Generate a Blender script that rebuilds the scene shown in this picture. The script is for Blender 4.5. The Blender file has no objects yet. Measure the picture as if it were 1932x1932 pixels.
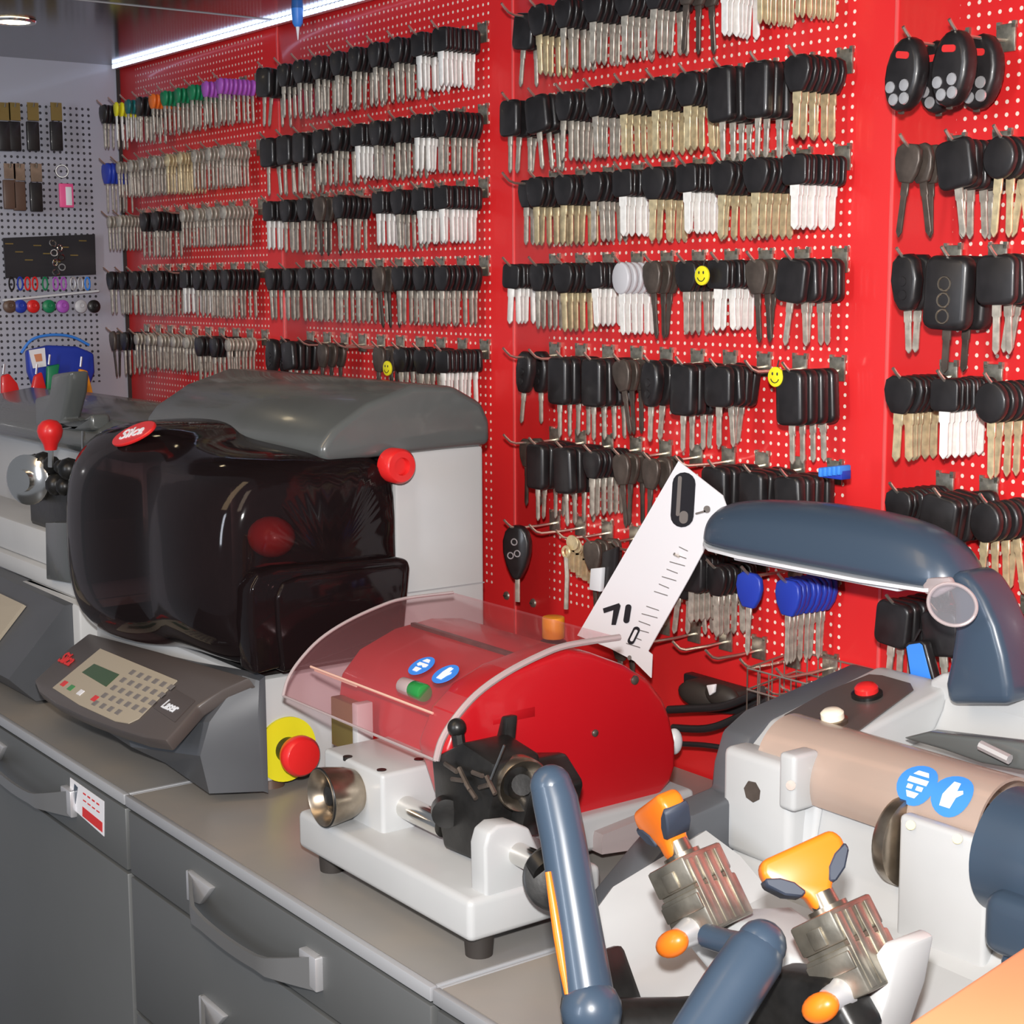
import bpy, bmesh, math, random
from mathutils import Vector, Matrix, Quaternion
random.seed(7)
V = Vector
C = bpy.context.scene.collection

# ---------------------------------------------------------------- camera, world, lights, exposure
CAM = V((2.82228656, -1.20346351, 1.45))
RX = V((0.59487114, 0.80380965, -0.00428775)); UY = V((-0.11218694, 0.08830523, 0.98975566)); FW = V((-0.79595378, 0.58829605, -0.14270718))
FPX = 3016.28
cd = bpy.data.cameras.new('camera'); cam = bpy.data.objects.new('camera', cd); C.objects.link(cam)
cd.sensor_width = 36; cd.lens = FPX/1932*36; cd.clip_start = .02
cam.matrix_world = Matrix(((RX.x, UY.x, -FW.x, CAM.x), (RX.y, UY.y, -FW.y, CAM.y), (RX.z, UY.z, -FW.z, CAM.z), (0, 0, 0, 1)))
bpy.context.scene.camera = cam
sc = bpy.context.scene
sc.view_settings.view_transform = 'Standard'; sc.view_settings.look = 'None'
sc.view_settings.exposure = 0.12; sc.view_settings.gamma = 1; sc.view_settings.use_curve_mapping = False
w = bpy.data.worlds.new('shop_air'); sc.world = w; w.use_nodes = True
w.node_tree.nodes['Background'].inputs[0].default_value = (.75, .8, .9, 1); w.node_tree.nodes['Background'].inputs[1].default_value = .23

def area(name, loc, target, size, power, col, sy=None):
    l = bpy.data.lights.new(name, 'AREA'); l.size = size; l.energy = power; l.color = col
    if sy: l.shape = 'RECTANGLE'; l.size_y = sy
    o = bpy.data.objects.new(name, l); C.objects.link(o); o.location = loc
    o.rotation_euler = (V(target)-V(loc)).to_track_quat('-Z', 'Y').to_euler(); return o
# the camera's own flash, a hand above the lens
area('camera_flash', CAM+V((-.01, .0, .09)), CAM+V((-.01, .0, .09))+FW+RX*.10, .035, 25, (1, .98, .96))
# tall cool light: added behind the camera to streak the hood with reflections
area('streak_light', (2.2, -3.3, 1.65), (1.4, -.3, 1.1), .24, 24, (.84, .90, 1), 1.2)
# warm shop lighting over the aisle
area('aisle_light', (1.6, -1.9, 2.7), (1.4, -.3, 1.0), .5, 12, (1, .72, .42), 1.6)
area('aisle_light', (3.2, -1.9, 2.6), (2.0, -.3, 1.0), .5, 7, (1, .8, .6), 1.2)

def P(px, py, ax, v):
    """pixel of the 1932 frame -> the point it shows on the plane axis = v"""
    d = FW + RX*((px-966)/FPX) - UY*((py-966+.93)/FPX)
    return CAM + d*((v-CAM[ax])/d[ax])
def Q(pt):
    d = V(pt)-CAM; z = d.dot(FW); return 966+FPX*d.dot(RX)/z, 966-FPX*d.dot(UY)/z, z

# ---------------------------------------------------------------- materials
def mat(name, col, rough=.5, metal=0., coat=0., spec=None, noise=0., nscale=40, col2=None, emis=0, bump=0., alpha=1., aniso=0):
    m = bpy.data.materials.new(name); m.use_nodes = True; nt = m.node_tree; b = nt.nodes['Principled BSDF']
    c4 = (*col, 1)
    b.inputs['Base Color'].default_value = c4; b.inputs['Roughness'].default_value = rough; b.inputs['Metallic'].default_value = metal
    b.inputs['Coat Weight'].default_value = coat; b.inputs['Coat Roughness'].default_value = .08
    if spec is not None: b.inputs['Specular IOR Level'].default_value = spec
    if emis: b.inputs['Emission Color'].default_value = c4; b.inputs['Emission Strength'].default_value = emis
    if alpha < 1: b.inputs['Alpha'].default_value = alpha
    if noise or col2 or bump:
        tc = nt.nodes.new('ShaderNodeTexCoord'); n = nt.nodes.new('ShaderNodeTexNoise'); n.inputs['Scale'].default_value = nscale; n.inputs['Detail'].default_value = 5
        nt.links.new(tc.outputs['Object'], n.inputs['Vector'])
        r = nt.nodes.new('ShaderNodeMapRange'); r.inputs[1].default_value = .35; r.inputs[2].default_value = .65
        nt.links.new(n.outputs['Fac'], r.inputs[0])
        mx = nt.nodes.new('ShaderNodeMix'); mx.data_type = 'RGBA'; nt.links.new(r.outputs[0], mx.inputs[0])
        c2 = col2 if col2 else tuple(max(0, c*(1-noise)) for c in col)
        mx.inputs[6].default_value = c4; mx.inputs[7].default_value = (*c2, 1); nt.links.new(mx.outputs[2], b.inputs['Base Color'])
        if bump:
            bp = nt.nodes.new('ShaderNodeBump'); bp.inputs['Strength'].default_value = bump; bp.inputs['Distance'].default_value = .002
            nt.links.new(n.outputs['Fac'], bp.inputs['Height']); nt.links.new(bp.outputs[0], b.inputs['Normal'])
    return m

def clear(name, tint, amount, rough=.05, gloss=(1, 1, 1), gl=.12, body=None):
    """see-through plastic: tinted transparent mixed with a glossy skin (and a little of its own colour)"""
    m = bpy.data.materials.new(name); m.use_nodes = True; nt = m.node_tree; nt.nodes.clear()
    out = nt.nodes.new('ShaderNodeOutputMaterial'); t = nt.nodes.new('ShaderNodeBsdfTransparent'); t.inputs[0].default_value = (*tint, 1)
    g = nt.nodes.new('ShaderNodeBsdfPrincipled'); g.inputs['Base Color'].default_value = (*(body or tint), 1); g.inputs['Roughness'].default_value = rough
    f = nt.nodes.new('ShaderNodeLayerWeight'); f.inputs['Blend'].default_value = .3
    mr = nt.nodes.new('ShaderNodeMapRange'); mr.inputs[3].default_value = 1-amount; mr.inputs[4].default_value = min(1, 1-amount+gl*3)
    nt.links.new(f.outputs['Fresnel'], mr.inputs[0])
    mx = nt.nodes.new('ShaderNodeMixShader'); nt.links.new(mr.outputs[0], mx.inputs[0]); nt.links.new(t.outputs[0], mx.inputs[1]); nt.links.new(g.outputs[0], mx.inputs[2])
    nt.links.new(mx.outputs[0], out.inputs[0]); return m

def pegmat(name, col, hole, pitch, r, ux, xr, zr, rough=.35, mod=.6, coat=.22):
    """sheet metal punched with a square grid of round holes; ux = 0 or 1: which object axis runs along the sheet"""
    m = mat(name, col, rough, 0, coat); nt = m.node_tree; b = nt.nodes['Principled BSDF']
    tc = nt.nodes.new('ShaderNodeTexCoord'); sp = nt.nodes.new('ShaderNodeSeparateXYZ'); nt.links.new(tc.outputs['Object'], sp.inputs[0])
    def M(op, a, b_=None, c=None):
        n = nt.nodes.new('ShaderNodeMath'); n.operation = op
        for i, v in enumerate((a, b_, c)):
            if v is None: continue
            if isinstance(v, (int, float)): n.inputs[i].default_value = v
            else: nt.links.new(v, n.inputs[i])
        return n.outputs[0]
    U, Z = sp.outputs[ux], sp.outputs[2]
    fu = M('SUBTRACT', M('FRACT', M('DIVIDE', U, pitch)), .5); fz = M('SUBTRACT', M('FRACT', M('DIVIDE', Z, pitch)), .5)
    d = M('SQRT', M('ADD', M('MULTIPLY', fu, fu), M('MULTIPLY', fz, fz)))
    h = M('LESS_THAN', d, r)
    um = M('FLOORED_MODULO', U, mod) if mod else U
    for v, lo, hi in ((um, *xr), (Z, *zr)):
        h = M('MULTIPLY', h, M('MULTIPLY', M('GREATER_THAN', v, lo), M('LESS_THAN', v, hi)))
    mx = nt.nodes.new('ShaderNodeMix'); mx.data_type = 'RGBA'; nt.links.new(h, mx.inputs[0]); mx.inputs[6].default_value = (*col, 1); mx.inputs[7].default_value = (*hole, 1)
    nt.links.new(mx.outputs[2], b.inputs['Base Color']); return m

RED = (.72, .022, .024)
M_ = dict(
 redwall=pegmat('red_pegboard', RED, (.9, .72, .62), .0111, .17, 0, (.072, .553), (1.055, 1.83)),
 greywall=pegmat('grey_pegboard', (.42, .43, .50), (.04, .04, .05), .0111, .22, 1, (-.60, -.055), (1.27, 1.765), mod=0, rough=.45, coat=.2),
 redtrim=mat('red_edge_highlight', (.80, .10, .10), .25, 0, .5),  # lighter red: seam highlight put into the colour
 ceiling=mat('polished_ceiling', (.13, .13, .135), .14, .85, noise=.15, nscale=3),
 floor=mat('floor_tile', (.12, .12, .12), .4, noise=.2, nscale=8),
 steel=mat('hook_steel', (.50, .48, .40), .35, .85, noise=.3, nscale=200),
 wire=mat('hook_wire', (.72, .66, .58), .3, .9),
 nickel=mat('nickel', (.68, .63, .54), .40, .5, noise=.35, nscale=120),
 bright=mat('glare_nickel', (.95, .94, .90), .45, .15, noise=.12, nscale=150),  # pale, barely metallic: flash glare on the white blades put into the colour
 brass=mat('brass', (.86, .72, .44), .38, .5, noise=.3, nscale=120),
 black=mat('black_plastic', (.018, .016, .017), .38, 0, .1, noise=.4, nscale=60),
 dark=mat('dark_metal', (.12, .095, .08), .4, .4, noise=.4, nscale=60),
 lgrey=mat('light_plastic', (.55, .55, .58), .4),
 orange=mat('orange_plastic', (.85, .17, .02), .4), green=mat('green_plastic', (.01, .22, .09), .4), purple=mat('purple_plastic', (.42, .10, .52), .4),
 teal=mat('teal_plastic', (.01, .14, .14), .4), blue=mat('blue_plastic', (.02, .05, .42), .4), yellow=mat('yellow_plastic', (.85, .78, .02), .45),
 mgrey=mat('machine_grey', (.56, .565, .565), .45, 0, .1, noise=.04, nscale=12),
 mwhite=mat('machine_white', (.50, .51, .515), .4, 0, .15, noise=.05, nscale=10),
 cap=mat('cap_charcoal', (.105, .113, .112), .27, 0, .25, noise=.08, nscale=15),
 console=mat('console_charcoal', (.085, .09, .10), .45, noise=.08, nscale=15),
 panelbrown=mat('panel_brown', (.085, .07, .065), .35),
 keypad=mat('keypad_beige', (.44, .38, .29), .5), lcd=mat('lcd_green', (.035, .085, .03), .3), keygrey=mat('keypad_key', (.20, .18, .17), .5),
 hood=clear('smoked_hood', (.60, .42, .42), .60, .07, body=(.020, .013, .014), gl=.16),
 visor=clear('clear_visor', (1, .90, .91), .95, .06, body=(.5, .25, .27), gl=.05),
 rim=clear('visor_rim', (.9, .84, .84), .45, .2, body=(.62, .53, .53), gl=.1),
 guard=clear('smoked_guard', (.88, .76, .68), .55, .15, body=(.66, .54, .47), gl=.12),
 lens=clear('lens_plastic', (.93, .92, .95), .82, .05, body=(.45, .45, .48), gl=.12),
 redpaint=mat('red_enamel', (.52, .008, .014), .33, 0, .35, noise=.06, nscale=6),
 redplastic=mat('red_plastic', (.72, .02, .02), .35, 0, .2),
 chrome=mat('chrome', (.78, .76, .72), .16, 1), agedchrome=mat('aged_steel', (.50, .42, .33), .3, .95, noise=.5, nscale=30),
 handlebar=mat('handle_bar', (.34, .34, .34), .32, .7), satin=mat('satin_aluminium', (.80, .80, .82), .35, .7),
 clampm=mat('clamp_steel', (.50, .46, .38), .38, .85, noise=.45, nscale=45, bump=.3),
 castblack=mat('black_casting', (.022, .021, .02), .35, .2, noise=.5, nscale=50, bump=.2),
 brassplate=mat('brass_plate', (.30, .22, .07), .4, .6),
 bluegrey=mat('bluegrey_plastic', (.043, .068, .105), .33, 0, .15),
 insert=mat('grip_insert', (.035, .045, .07), .55), orangeknob=mat('orange_knob', (.92, .20, .012), .35, 0, .1),
 cabinet=mat('cabinet_grey', (.205, .212, .212), .48, .6, noise=.05, nscale=6),
 cabedge=mat('cabinet_edge', (.45, .46, .48), .4, .3),
 counter=mat('counter_laminate', (.38, .34, .295), .38, .15, 0, col2=(.28, .28, .28), nscale=4),  # tan patches put warm reflections into the grey laminate colour
 rubber=mat('rubber', (.03, .025, .022), .6),
 white=mat('white_card', (.86, .86, .90), .5), ink=mat('black_ink', (.02, .02, .025), .4), red=mat('red_print', (.70, .03, .03), .5),
 skyblue=mat('sticker_blue', (.05, .25, .80), .4), stickw=mat('sticker_white', (.9, .93, .98), .4),
 cream=mat('cream_button', (.92, .86, .70), .35), pink=mat('pink_plastic', (.95, .12, .33), .4), cable=mat('cable', (.02, .02, .022), .4),
 led=mat('led_glow', (.62, .72, 1), .4, emis=3.2), lamp=mat('downlight_glow', (1, .80, .5), .4, emis=12), creamline=mat('line_cream', (.9, .72, .55), .4),
 peach=mat('orange_board', (.66, .25, .11), .6, col2=(.72, .29, .15), nscale=4), greenlamp=mat('green_lamp', (.02, .25, .05), .25, 0, .3),
 wood=mat('amber', (.8, .30, .02), .5), brown=mat('brown_plastic', (.12, .07, .05), .4), whitep=mat('white_plastic', (.7, .72, .75), .4))

# ---------------------------------------------------------------- mesh helpers (world coordinates)
class MB:
    def __init__(s): s.bm = bmesh.new()
    def _merge(s, b):
        me = bpy.data.meshes.new('t'); b.to_mesh(me); b.free(); s.bm.from_mesh(me); bpy.data.meshes.remove(me); return s
    def _bev(s, b, bev, seg, ang=35):
        bmesh.ops.recalc_face_normals(b, faces=b.faces)
        if bev:
            es = [e for e in b.edges if len(e.link_faces) == 2 and e.calc_face_angle(0) > math.radians(ang)]
            bmesh.ops.bevel(b, geom=es, offset=bev, segments=seg, affect='EDGES', profile=.5, clamp_overlap=True)
    def box(s, x0, x1, y0, y1, z0, z1, bev=0, seg=2):
        return s.prism([(x0, y0, z0), (x1, y0, z0), (x1, y1, z0), (x0, y1, z0)], (0, 0, z1-z0), bev, seg)
    def prism(s, pts, vec, bev=0, seg=2, ang=35):
        b = bmesh.new(); vs = [b.verts.new(p) for p in pts]; ws = [b.verts.new(V(p)+V(vec)) for p in pts]; n = len(pts)
        b.faces.new(vs[::-1]); b.faces.new(ws)
        for i in range(n): b.faces.new((vs[i], vs[(i+1) % n], ws[(i+1) % n], ws[i]))
        s._bev(b, bev, seg, ang); return s._merge(b)
    def loft(s, rings, cap=True, closed=True):
        b = bmesh.new(); R = [[b.verts.new(p) for p in r] for r in rings]; n = len(R[0])
        for a, c in zip(R, R[1:]):
            for i in range(n if closed else n-1): b.faces.new((a[i], a[(i+1) % n], c[(i+1) % n], c[i]))
        if cap: b.faces.new(R[0][::-1]); b.faces.new(R[-1])
        bmesh.ops.recalc_face_normals(b, faces=b.faces); return s._merge(b)
    def lathe(s, o, ax, prof, seg=28, cap=True):
        o = V(o); ax = V(ax).normalized(); u = ax.orthogonal().normalized(); v = ax.cross(u)
        return s.loft([[o+ax*t+(u*math.cos(2*math.pi*k/seg)+v*math.sin(2*math.pi*k/seg))*max(r, 1e-5) for k in range(seg)] for t, r in prof], cap)
    def cyl(s, p0, p1, r, r1=None, seg=24, bev=0):
        p0 = V(p0); p1 = V(p1); L = (p1-p0).length; r1 = r if r1 is None else r1
        pr = [(0, r), (L, r1)] if not bev else [(0, r-bev), (bev*.3, r-bev*.3), (bev, r), (L-bev, r1), (L-bev*.3, r1-bev*.3), (L, r1-bev)]
        return s.lathe(p0, p1-p0, pr, seg)
    def ball(s, c, r, sc=(1, 1, 1), seg=20):
        b = bmesh.new(); bmesh.ops.create_uvsphere(b, u_segments=seg, v_segments=seg//2, radius=r)
        for v in b.verts: v.co = V((v.co.x*sc[0], v.co.y*sc[1], v.co.z*sc[2]))+V(c)
        return s._merge(b)
    def tube(s, pts, r, seg=8, smooth=0):
        pts = [V(p) for p in pts]
        if smooth:
            q = []
            for i in range(len(pts)-1):
                p0 = pts[max(i-1, 0)]; p1 = pts[i]; p2 = pts[i+1]; p3 = pts[min(i+2, len(pts)-1)]
                for k in range(smooth):
                    t = k/smooth; q.append(.5*((2*p1)+(p2-p0)*t+(2*p0-5*p1+4*p2-p3)*t*t+(3*p1-p0-3*p2+p3)*t**3))
            pts = q+[pts[-1]]
        n = len(pts); R = r if isinstance(r, (list, tuple)) else [r]*n
        if len(R) != n: R = [R[0]+(R[-1]-R[0])*i/(n-1) for i in range(n)]
        rings = []; u = None
        for i, p in enumerate(pts):
            t = (pts[min(i+1, n-1)]-pts[max(i-1, 0)]).normalized()
            u = (t.orthogonal() if u is None else u-t*u.dot(t)).normalized(); v = t.cross(u)
            rings.append([p+(u*math.cos(2*math.pi*k/seg)+v*math.sin(2*math.pi*k/seg))*R[i] for k in range(seg)])
        return s.loft(rings)
    def torus(s, c, ax, R, r, seg=28, sg=8):
        ax = V(ax).normalized(); u = ax.orthogonal().normalized(); v = ax.cross(u); b = bmesh.new(); rr = []
        for k in range(seg):
            a = 2*math.pi*k/seg; d = u*math.cos(a)+v*math.sin(a)
            rr.append([b.verts.new(V(c)+d*(R+r*math.cos(2*math.pi*j/sg))+ax*r*math.sin(2*math.pi*j/sg)) for j in range(sg)])
        for k in range(seg):
            for j in range(sg): b.faces.new((rr[k][j], rr[(k+1) % seg][j], rr[(k+1) % seg][(j+1) % sg], rr[k][(j+1) % sg]))
        bmesh.ops.recalc_face_normals(b, faces=b.faces); return s._merge(b)
    def xf(s, m):
        bmesh.ops.transform(s.bm, matrix=m, verts=s.bm.verts); return s
    def build(s, name, m, parent=None, label=None, sub=0, sharp=40, off=None):
        base = V((0, 0, 0))
        p = parent
        while p is not None: base += p.location; p = p.parent
        if off is not None: base += V(off)
        bmesh.ops.translate(s.bm, verts=s.bm.verts, vec=-base)
        me = bpy.data.meshes.new(name); s.bm.to_mesh(me); s.bm.free()
        me.polygons.foreach_set('use_smooth', [True]*len(me.polygons)); me.set_sharp_from_angle(angle=math.radians(sharp))
        me.materials.append(M_[m] if isinstance(m, str) else m)
        o = bpy.data.objects.new(name, me); C.objects.link(o)
        if parent is not None: o.parent = parent
        if off is not None: o.location = off
        if sub: md = o.modifiers.new('s', 'SUBSURF'); md.levels = md.render_levels = sub
        if label: o['label'] = label
        return o

def thing(name, label, cat, loc, group=None):
    o = bpy.data.objects.new(name, None); C.objects.link(o); o.location = loc; o.empty_display_size = .02
    o['label'] = label; o['category'] = cat
    if group: o['group'] = group
    return o
def tag(o, label, cat, group=None):
    o['label'] = label; o['category'] = cat
    if group: o['group'] = group
    return o
def struct(o): o['kind'] = 'structure'; return o
def text(body, size, m, parent, origin, right, up, label=None, depth=.0004, name='lettering'):
    cu = bpy.data.curves.new(name, 'FONT'); cu.body = body; cu.size = size; cu.extrude = depth; cu.align_x = 'CENTER'; cu.align_y = 'CENTER'; cu.offset = size*.02
    ob = bpy.data.objects.new(name, cu); C.objects.link(ob)
    dg = bpy.context.evaluated_depsgraph_get(); me = bpy.data.meshes.new_from_object(ob.evaluated_get(dg)); bpy.data.objects.remove(ob)
    r = V(right).normalized(); u = V(up).normalized(); n = r.cross(u).normalized(); u = n.cross(r)
    base = V((0, 0, 0)); p = parent
    while p is not None: base += p.location; p = p.parent
    o_ = V(origin)-base
    me.transform(Matrix(((r.x, u.x, n.x, o_.x), (r.y, u.y, n.y, o_.y), (r.z, u.z, n.z, o_.z), (0, 0, 0, 1))))
    me.materials.clear(); me.materials.append(M_[m]); o = bpy.data.objects.new(name, me); C.objects.link(o); o.parent = parent
    if label: o['label'] = label
    return o
def rrect(w_, h, r, n=5):
    out = []
    for cx, cy, a0 in ((w_/2-r, h/2-r, 0), (-w_/2+r, h/2-r, 90), (-w_/2+r, -h/2+r, 180), (w_/2-r, -h/2+r, 270)):
        for k in range(n): a = math.radians(a0+90*k/(n-1)); out.append((cx+r*math.cos(a), cy+r*math.sin(a)))
    return out

# ---------------------------------------------------------------- the room
b = MB()
for k in range(4): b.box(k*.6+.0008, (k+1)*.6-.0008, 0, .03, .86, 1.84, .0022, 2)
struct(b.build('wall_back', 'redwall'))
struct(MB().box(-.04, 2.42, .03, .06, 0, 1.9).build('wall_back', 'redtrim')); 
struct(MB().box(-.03, 0, -.75, .06, .0, 1.9).build('wall_left', 'greywall'))
for k, x in enumerate((0.6, 1.2, 1.8)): struct(MB().box(x-.0018, x+.0018, -.0012, .004, .86, 1.839, .0006).build('trim_%d' % (k+1), 'redtrim'))  # thin pale strips paint the highlight lines along the panel seams
struct(MB().box(-.002, .004, -.006, .002, .86, 1.839).build('trim_4', 'rubber'))
struct(MB().box(-.1, 2.5, -.62, .1, 1.84, 1.88).build('ceiling', 'ceiling'))
struct(MB().box(.616, .619, -.62, .0, 1.8388, 1.8402).build('trim_5', 'cabedge'))
struct(MB().box(-.6, 3.6, -2.6, .1, -.03, 0).build('floor', 'floor'))
t = thing('led_strip', 'glowing bluish white LED strip along the top of the red wall', 'light strip', (0.01, -.012, 1.832))
MB().box(.01, 1.35, -.016, -.006, 1.832, 1.84, .001).build('channel', 'satin', t)
b = MB()
for k in range(110): b.box(.014+k*.012, .014+k*.012+.006, -.0185, -.0155, 1.8325, 1.8392)
b.build('diode_row', 'led', t)
t = thing('downlight', 'recessed warm round spotlight in the dark ceiling at top left', 'ceiling light', (.393, -.332, 1.838))
MB().lathe((.393, -.332, 1.839), (0, 0, -1), [(0, .034), (.003, .033), (.003, .026), (.0005, .025)], 32, False).build('ring', 'chrome', t)
MB().cyl((.393, -.332, 1.8385), (.393, -.332, 1.8370), .024, seg=24).build('bulb', 'lamp', t)
# ---------------------------------------------------------------- counter and cabinets
CX = [.022, .622, 1.225, 1.826, 2.43]
names = ['at the far left under the left machine', 'under the hooded machine', 'under the red covered duplicator', 'under the white machine']
for k in range(4):
    x0, x1 = CX[k]+.0015, CX[k+1]-.0015
    t = thing('worktop', ('grey laminate worktop section %s' % names[k]), 'worktop', ((x0+x1)/2, -.27, .88), )
    MB().box(x0+.004, x1-.004, -.541, -.004, .886, .9).build('top_board', 'counter', t)
    b = MB(); b.box(x0, x1, -.548, -.5415, .888, .9002, .001).box(x0, x0+.0035, -.541, -.004, .888, .9002, .0008).box(x1-.0035, x1, -.541, -.004, .888, .9002, .0008)
    b.build('edge_strip', 'cabedge', t)
cabl = ['dark grey drawer cabinet at the far left end of the counter', 'dark grey cabinet with a white and red sticker on its drawer', 'dark grey drawer cabinet with two arched bright handles', 'dark grey cabinet under the white machine at right']
def handle(t, x0, x1, zc, parent):
    b = MB(); y = -.5455
    n = 14; top = []; 
    rings = []
    for i in range(n+1):
        s = i/n; x = x0+(x1-x0)*s; a = math.sin(math.pi*s)
        yo = y-.004-.024*min(1, a*1.6); zc2 = zc-.012*a; h = .0065+.010*(1-min(1, a*1.25))
        rings.append([(x, yo, zc2-h), (x, yo, zc2+h), (x, yo+.004, zc2+h), (x, yo+.004, zc2-h)])
    b.loft(rings); b.build('handle', 'handlebar', parent, 'arched satin metal handle', sharp=50); b = MB(); b.prism([(x0-.002, y+.001, zc-.016), (x0+.028, y+.001, zc-.011), (x0+.055, y+.001, zc+.014), (x0-.002, y+.001, zc+.016)], (0, -.007, 0), .0015); b.build('handle_end', 'satin', parent, 'bright handle end'); b = MB()
    b.prism([(x1+.002, y+.001, zc-.016), (x1-.028, y+.001, zc-.011), (x1-.028, y+.001, zc+.016), (x1+.002, y+.001, zc+.016)], (0, -.009, 0), .0015)
    return b.build('handle_end', 'satin', parent, 'bright handle end')
for k in range(4):
    x0, x1 = CX[k]+.002, CX[k+1]-.002
    t = thing('drawer_cabinet', cabl[k], 'cabinet', ((x0+x1)/2, -.27, 0))
    b = MB(); b.box(x0, x1, -.53, -.004, .06, .8855); b.box(x0+.02, x1-.02, -.49, -.02, 0, .06); b.build('carcass', 'cabedge', t)
    zs = [(.8125, .883), (.655, .8085), (.36, .651), (.065, .356)] if k != 1 else [(.8125, .883), (.065, .8085)]
    for i, (za, zb) in enumerate(zs):
        d = MB().box(x0+.0025, x1-.0025, -.546, -.5305, za, zb, .0015).build('drawer' if not (k == 1 and i == 1) else 'door', 'cabinet', t)
        if k == 1 and i == 1: continue
        if k == 1: handle(t, .79, 1.075, .850, d)
        elif k == 2 and i == 0: handle(t, 1.385, 1.648, .848, d)
        elif k == 2 and i == 1: handle(t, 1.405, 1.66, .722, d)
        elif k == 3: pass
        elif k == 0 and i == 0: handle(t, .17, .46, .848, d)
# sticker on the drawer front
t = thing('drawer_sticker', 'white paper sticker with red band on the drawer front', 'sticker', (1.105, -.5465, .85))
qs = [P(133, 1466, 1, -.5464), P(197, 1511, 1, -.5464), P(197, 1577, 1, -.5464), P(133, 1520, 1, -.5464)]
MB().prism(qs, (0, -.0006, 0)).build('paper', 'white', t)
a, b_, c, d = qs
def lerp(a, b, s): return a+(b-a)*s
MB().prism([lerp(d, a, .05)+(c-d)*.38, lerp(c, b_, .08)+(d-c)*.04, lerp(c, b_, .36)+(d-c)*.04, lerp(d, a, .38)+(c-d)*.38], (0, -.0009, 0)).build('red_band', 'red', t)
MB().prism([lerp(a, b_, .14)+(d-a)*.1, lerp(a, b_, .24)+(d-a)*.15, lerp(a, b_, .17)+(d-a)*.8, lerp(a, b_, .10)+(d-a)*.55], (0, -.0009, 0)).build('blue_figure', 'bluegrey', t)
text('PROMO', .011, 'red', t, lerp(lerp(a, b_, .62), lerp(d, c, .62), .22)+V((0, -.0008, 0)), (c-d), (a-d), name='lettering') if 0 else None
b = MB()
for k in range(4):
    u = .40+.13*k; p = lerp(lerp(a, b_, u), lerp(d, c, u), .2); b.box(p.x, p.x+.008, -.5473, -.5468, p.z-.001, p.z+.001)
    p = lerp(lerp(a, b_, u), lerp(d, c, u), .42); b.box(p.x, p.x+.009, -.5473, -.5468, p.z-.0008, p.z+.0008)
b.build('printed_lines', 'red', t)

# ---------------------------------------------------------------- big hooded key machine
def ring(x, yc, zc, a, b, nf=3.2, m=28, nb=None):
    out = []
    for k in range(m):
        t_ = 2*math.pi*k/m; c, s = math.cos(t_), math.sin(t_); n = nf if c < 0 else (nb or nf)
        out.append((x, yc+a*math.copysign(abs(c)**(2/n), c), zc+b*math.copysign(abs(s)**(2/n), s)))
    return out
T = thing('hooded_key_machine', 'large light grey key cutting machine with smoked hood and sloping keypad console', 'key machine', (1.02, -.29, .9))
MB().prism([(.865, y, z) for y, z in ((-.13, .912), (-.43, .912), (-.43, 1.028), (-.252, 1.028), (-.252, 1.262), (-.13, 1.262))], (.45, 0, 0), .005).build('body', 'mgrey', T)
MB().prism([(.87, y, z) for y, z in ((-.2525, 1.262), (-.2525, 1.030), (-.425, 1.030), (-.425, 1.034), (-.257, 1.034), (-.257, 1.262))], (.44, 0, 0)).build('chamber_liner', 'castblack', T)
MB().prism([(1.3155, -.131, 1.0995), (1.3155, -.36, 1.0995), (1.3155, -.36, 1.1008), (1.3155, -.131, 1.1008)], (.0007, 0, 0)).build('panel_seam', 'cabedge', T)
MB().prism([(.862, y, z) for y, z in ((-.124, 1.262), (-.345, 1.256), (-.352, 1.272), (-.335, 1.292), (-.29, 1.318), (-.23, 1.336), (-.175, 1.333), (-.135, 1.312), (-.124, 1.29))], (.460, 0, 0), .016, 4, 20).build('top_cap', 'cap', T, sharp=50)
# console wedge
A0 = [P(62, 1282, 1, -.515), P(165, 1192, 1, -.445), P(470, 1277, 1, -.445), P(372, 1327, 1, -.505), P(310, 1398, 1, -.532), P(228, 1377, 1, -.540), P(105, 1327, 1, -.530)]
zt = lambda x, y: 0
MB().prism([(.80, -.12, .915), (1.315, -.12, .915), (1.315, -.12, 1.03), (.80, -.12, .99)], (0, 0, 0)) if 0 else None
b = MB(); b.loft([[(.868, -.43, .912), (.868, -.455, .912), (.868, -.49, .925), (.868, -.505, .942), (.868, -.445, .990), (.868, -.43, .992)],
                  [(1.17, -.43, .909), (1.17, -.475, .909), (1.17, -.515, .935), (1.17, -.522, .958), (1.17, -.448, 1.018), (1.17, -.43, 1.02)],
                  [(1.31, -.43, .907), (1.31, -.488, .912), (1.31, -.497, .955), (1.31, -.485, .99), (1.31, -.445, 1.034), (1.31, -.43, 1.036)],
                  [(1.333, -.43, .907), (1.333, -.436, .910), (1.333, -.440, .955), (1.333, -.440, .99), (1.333, -.437, 1.032), (1.333, -.43, 1.036)]])
b.build('console_base', 'console', T, sharp=25)
n_ = (A0[4]-A0[0]).cross(A0[1]-A0[0]).normalized(); n_ = n_ if n_.z > 0 else -n_
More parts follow.
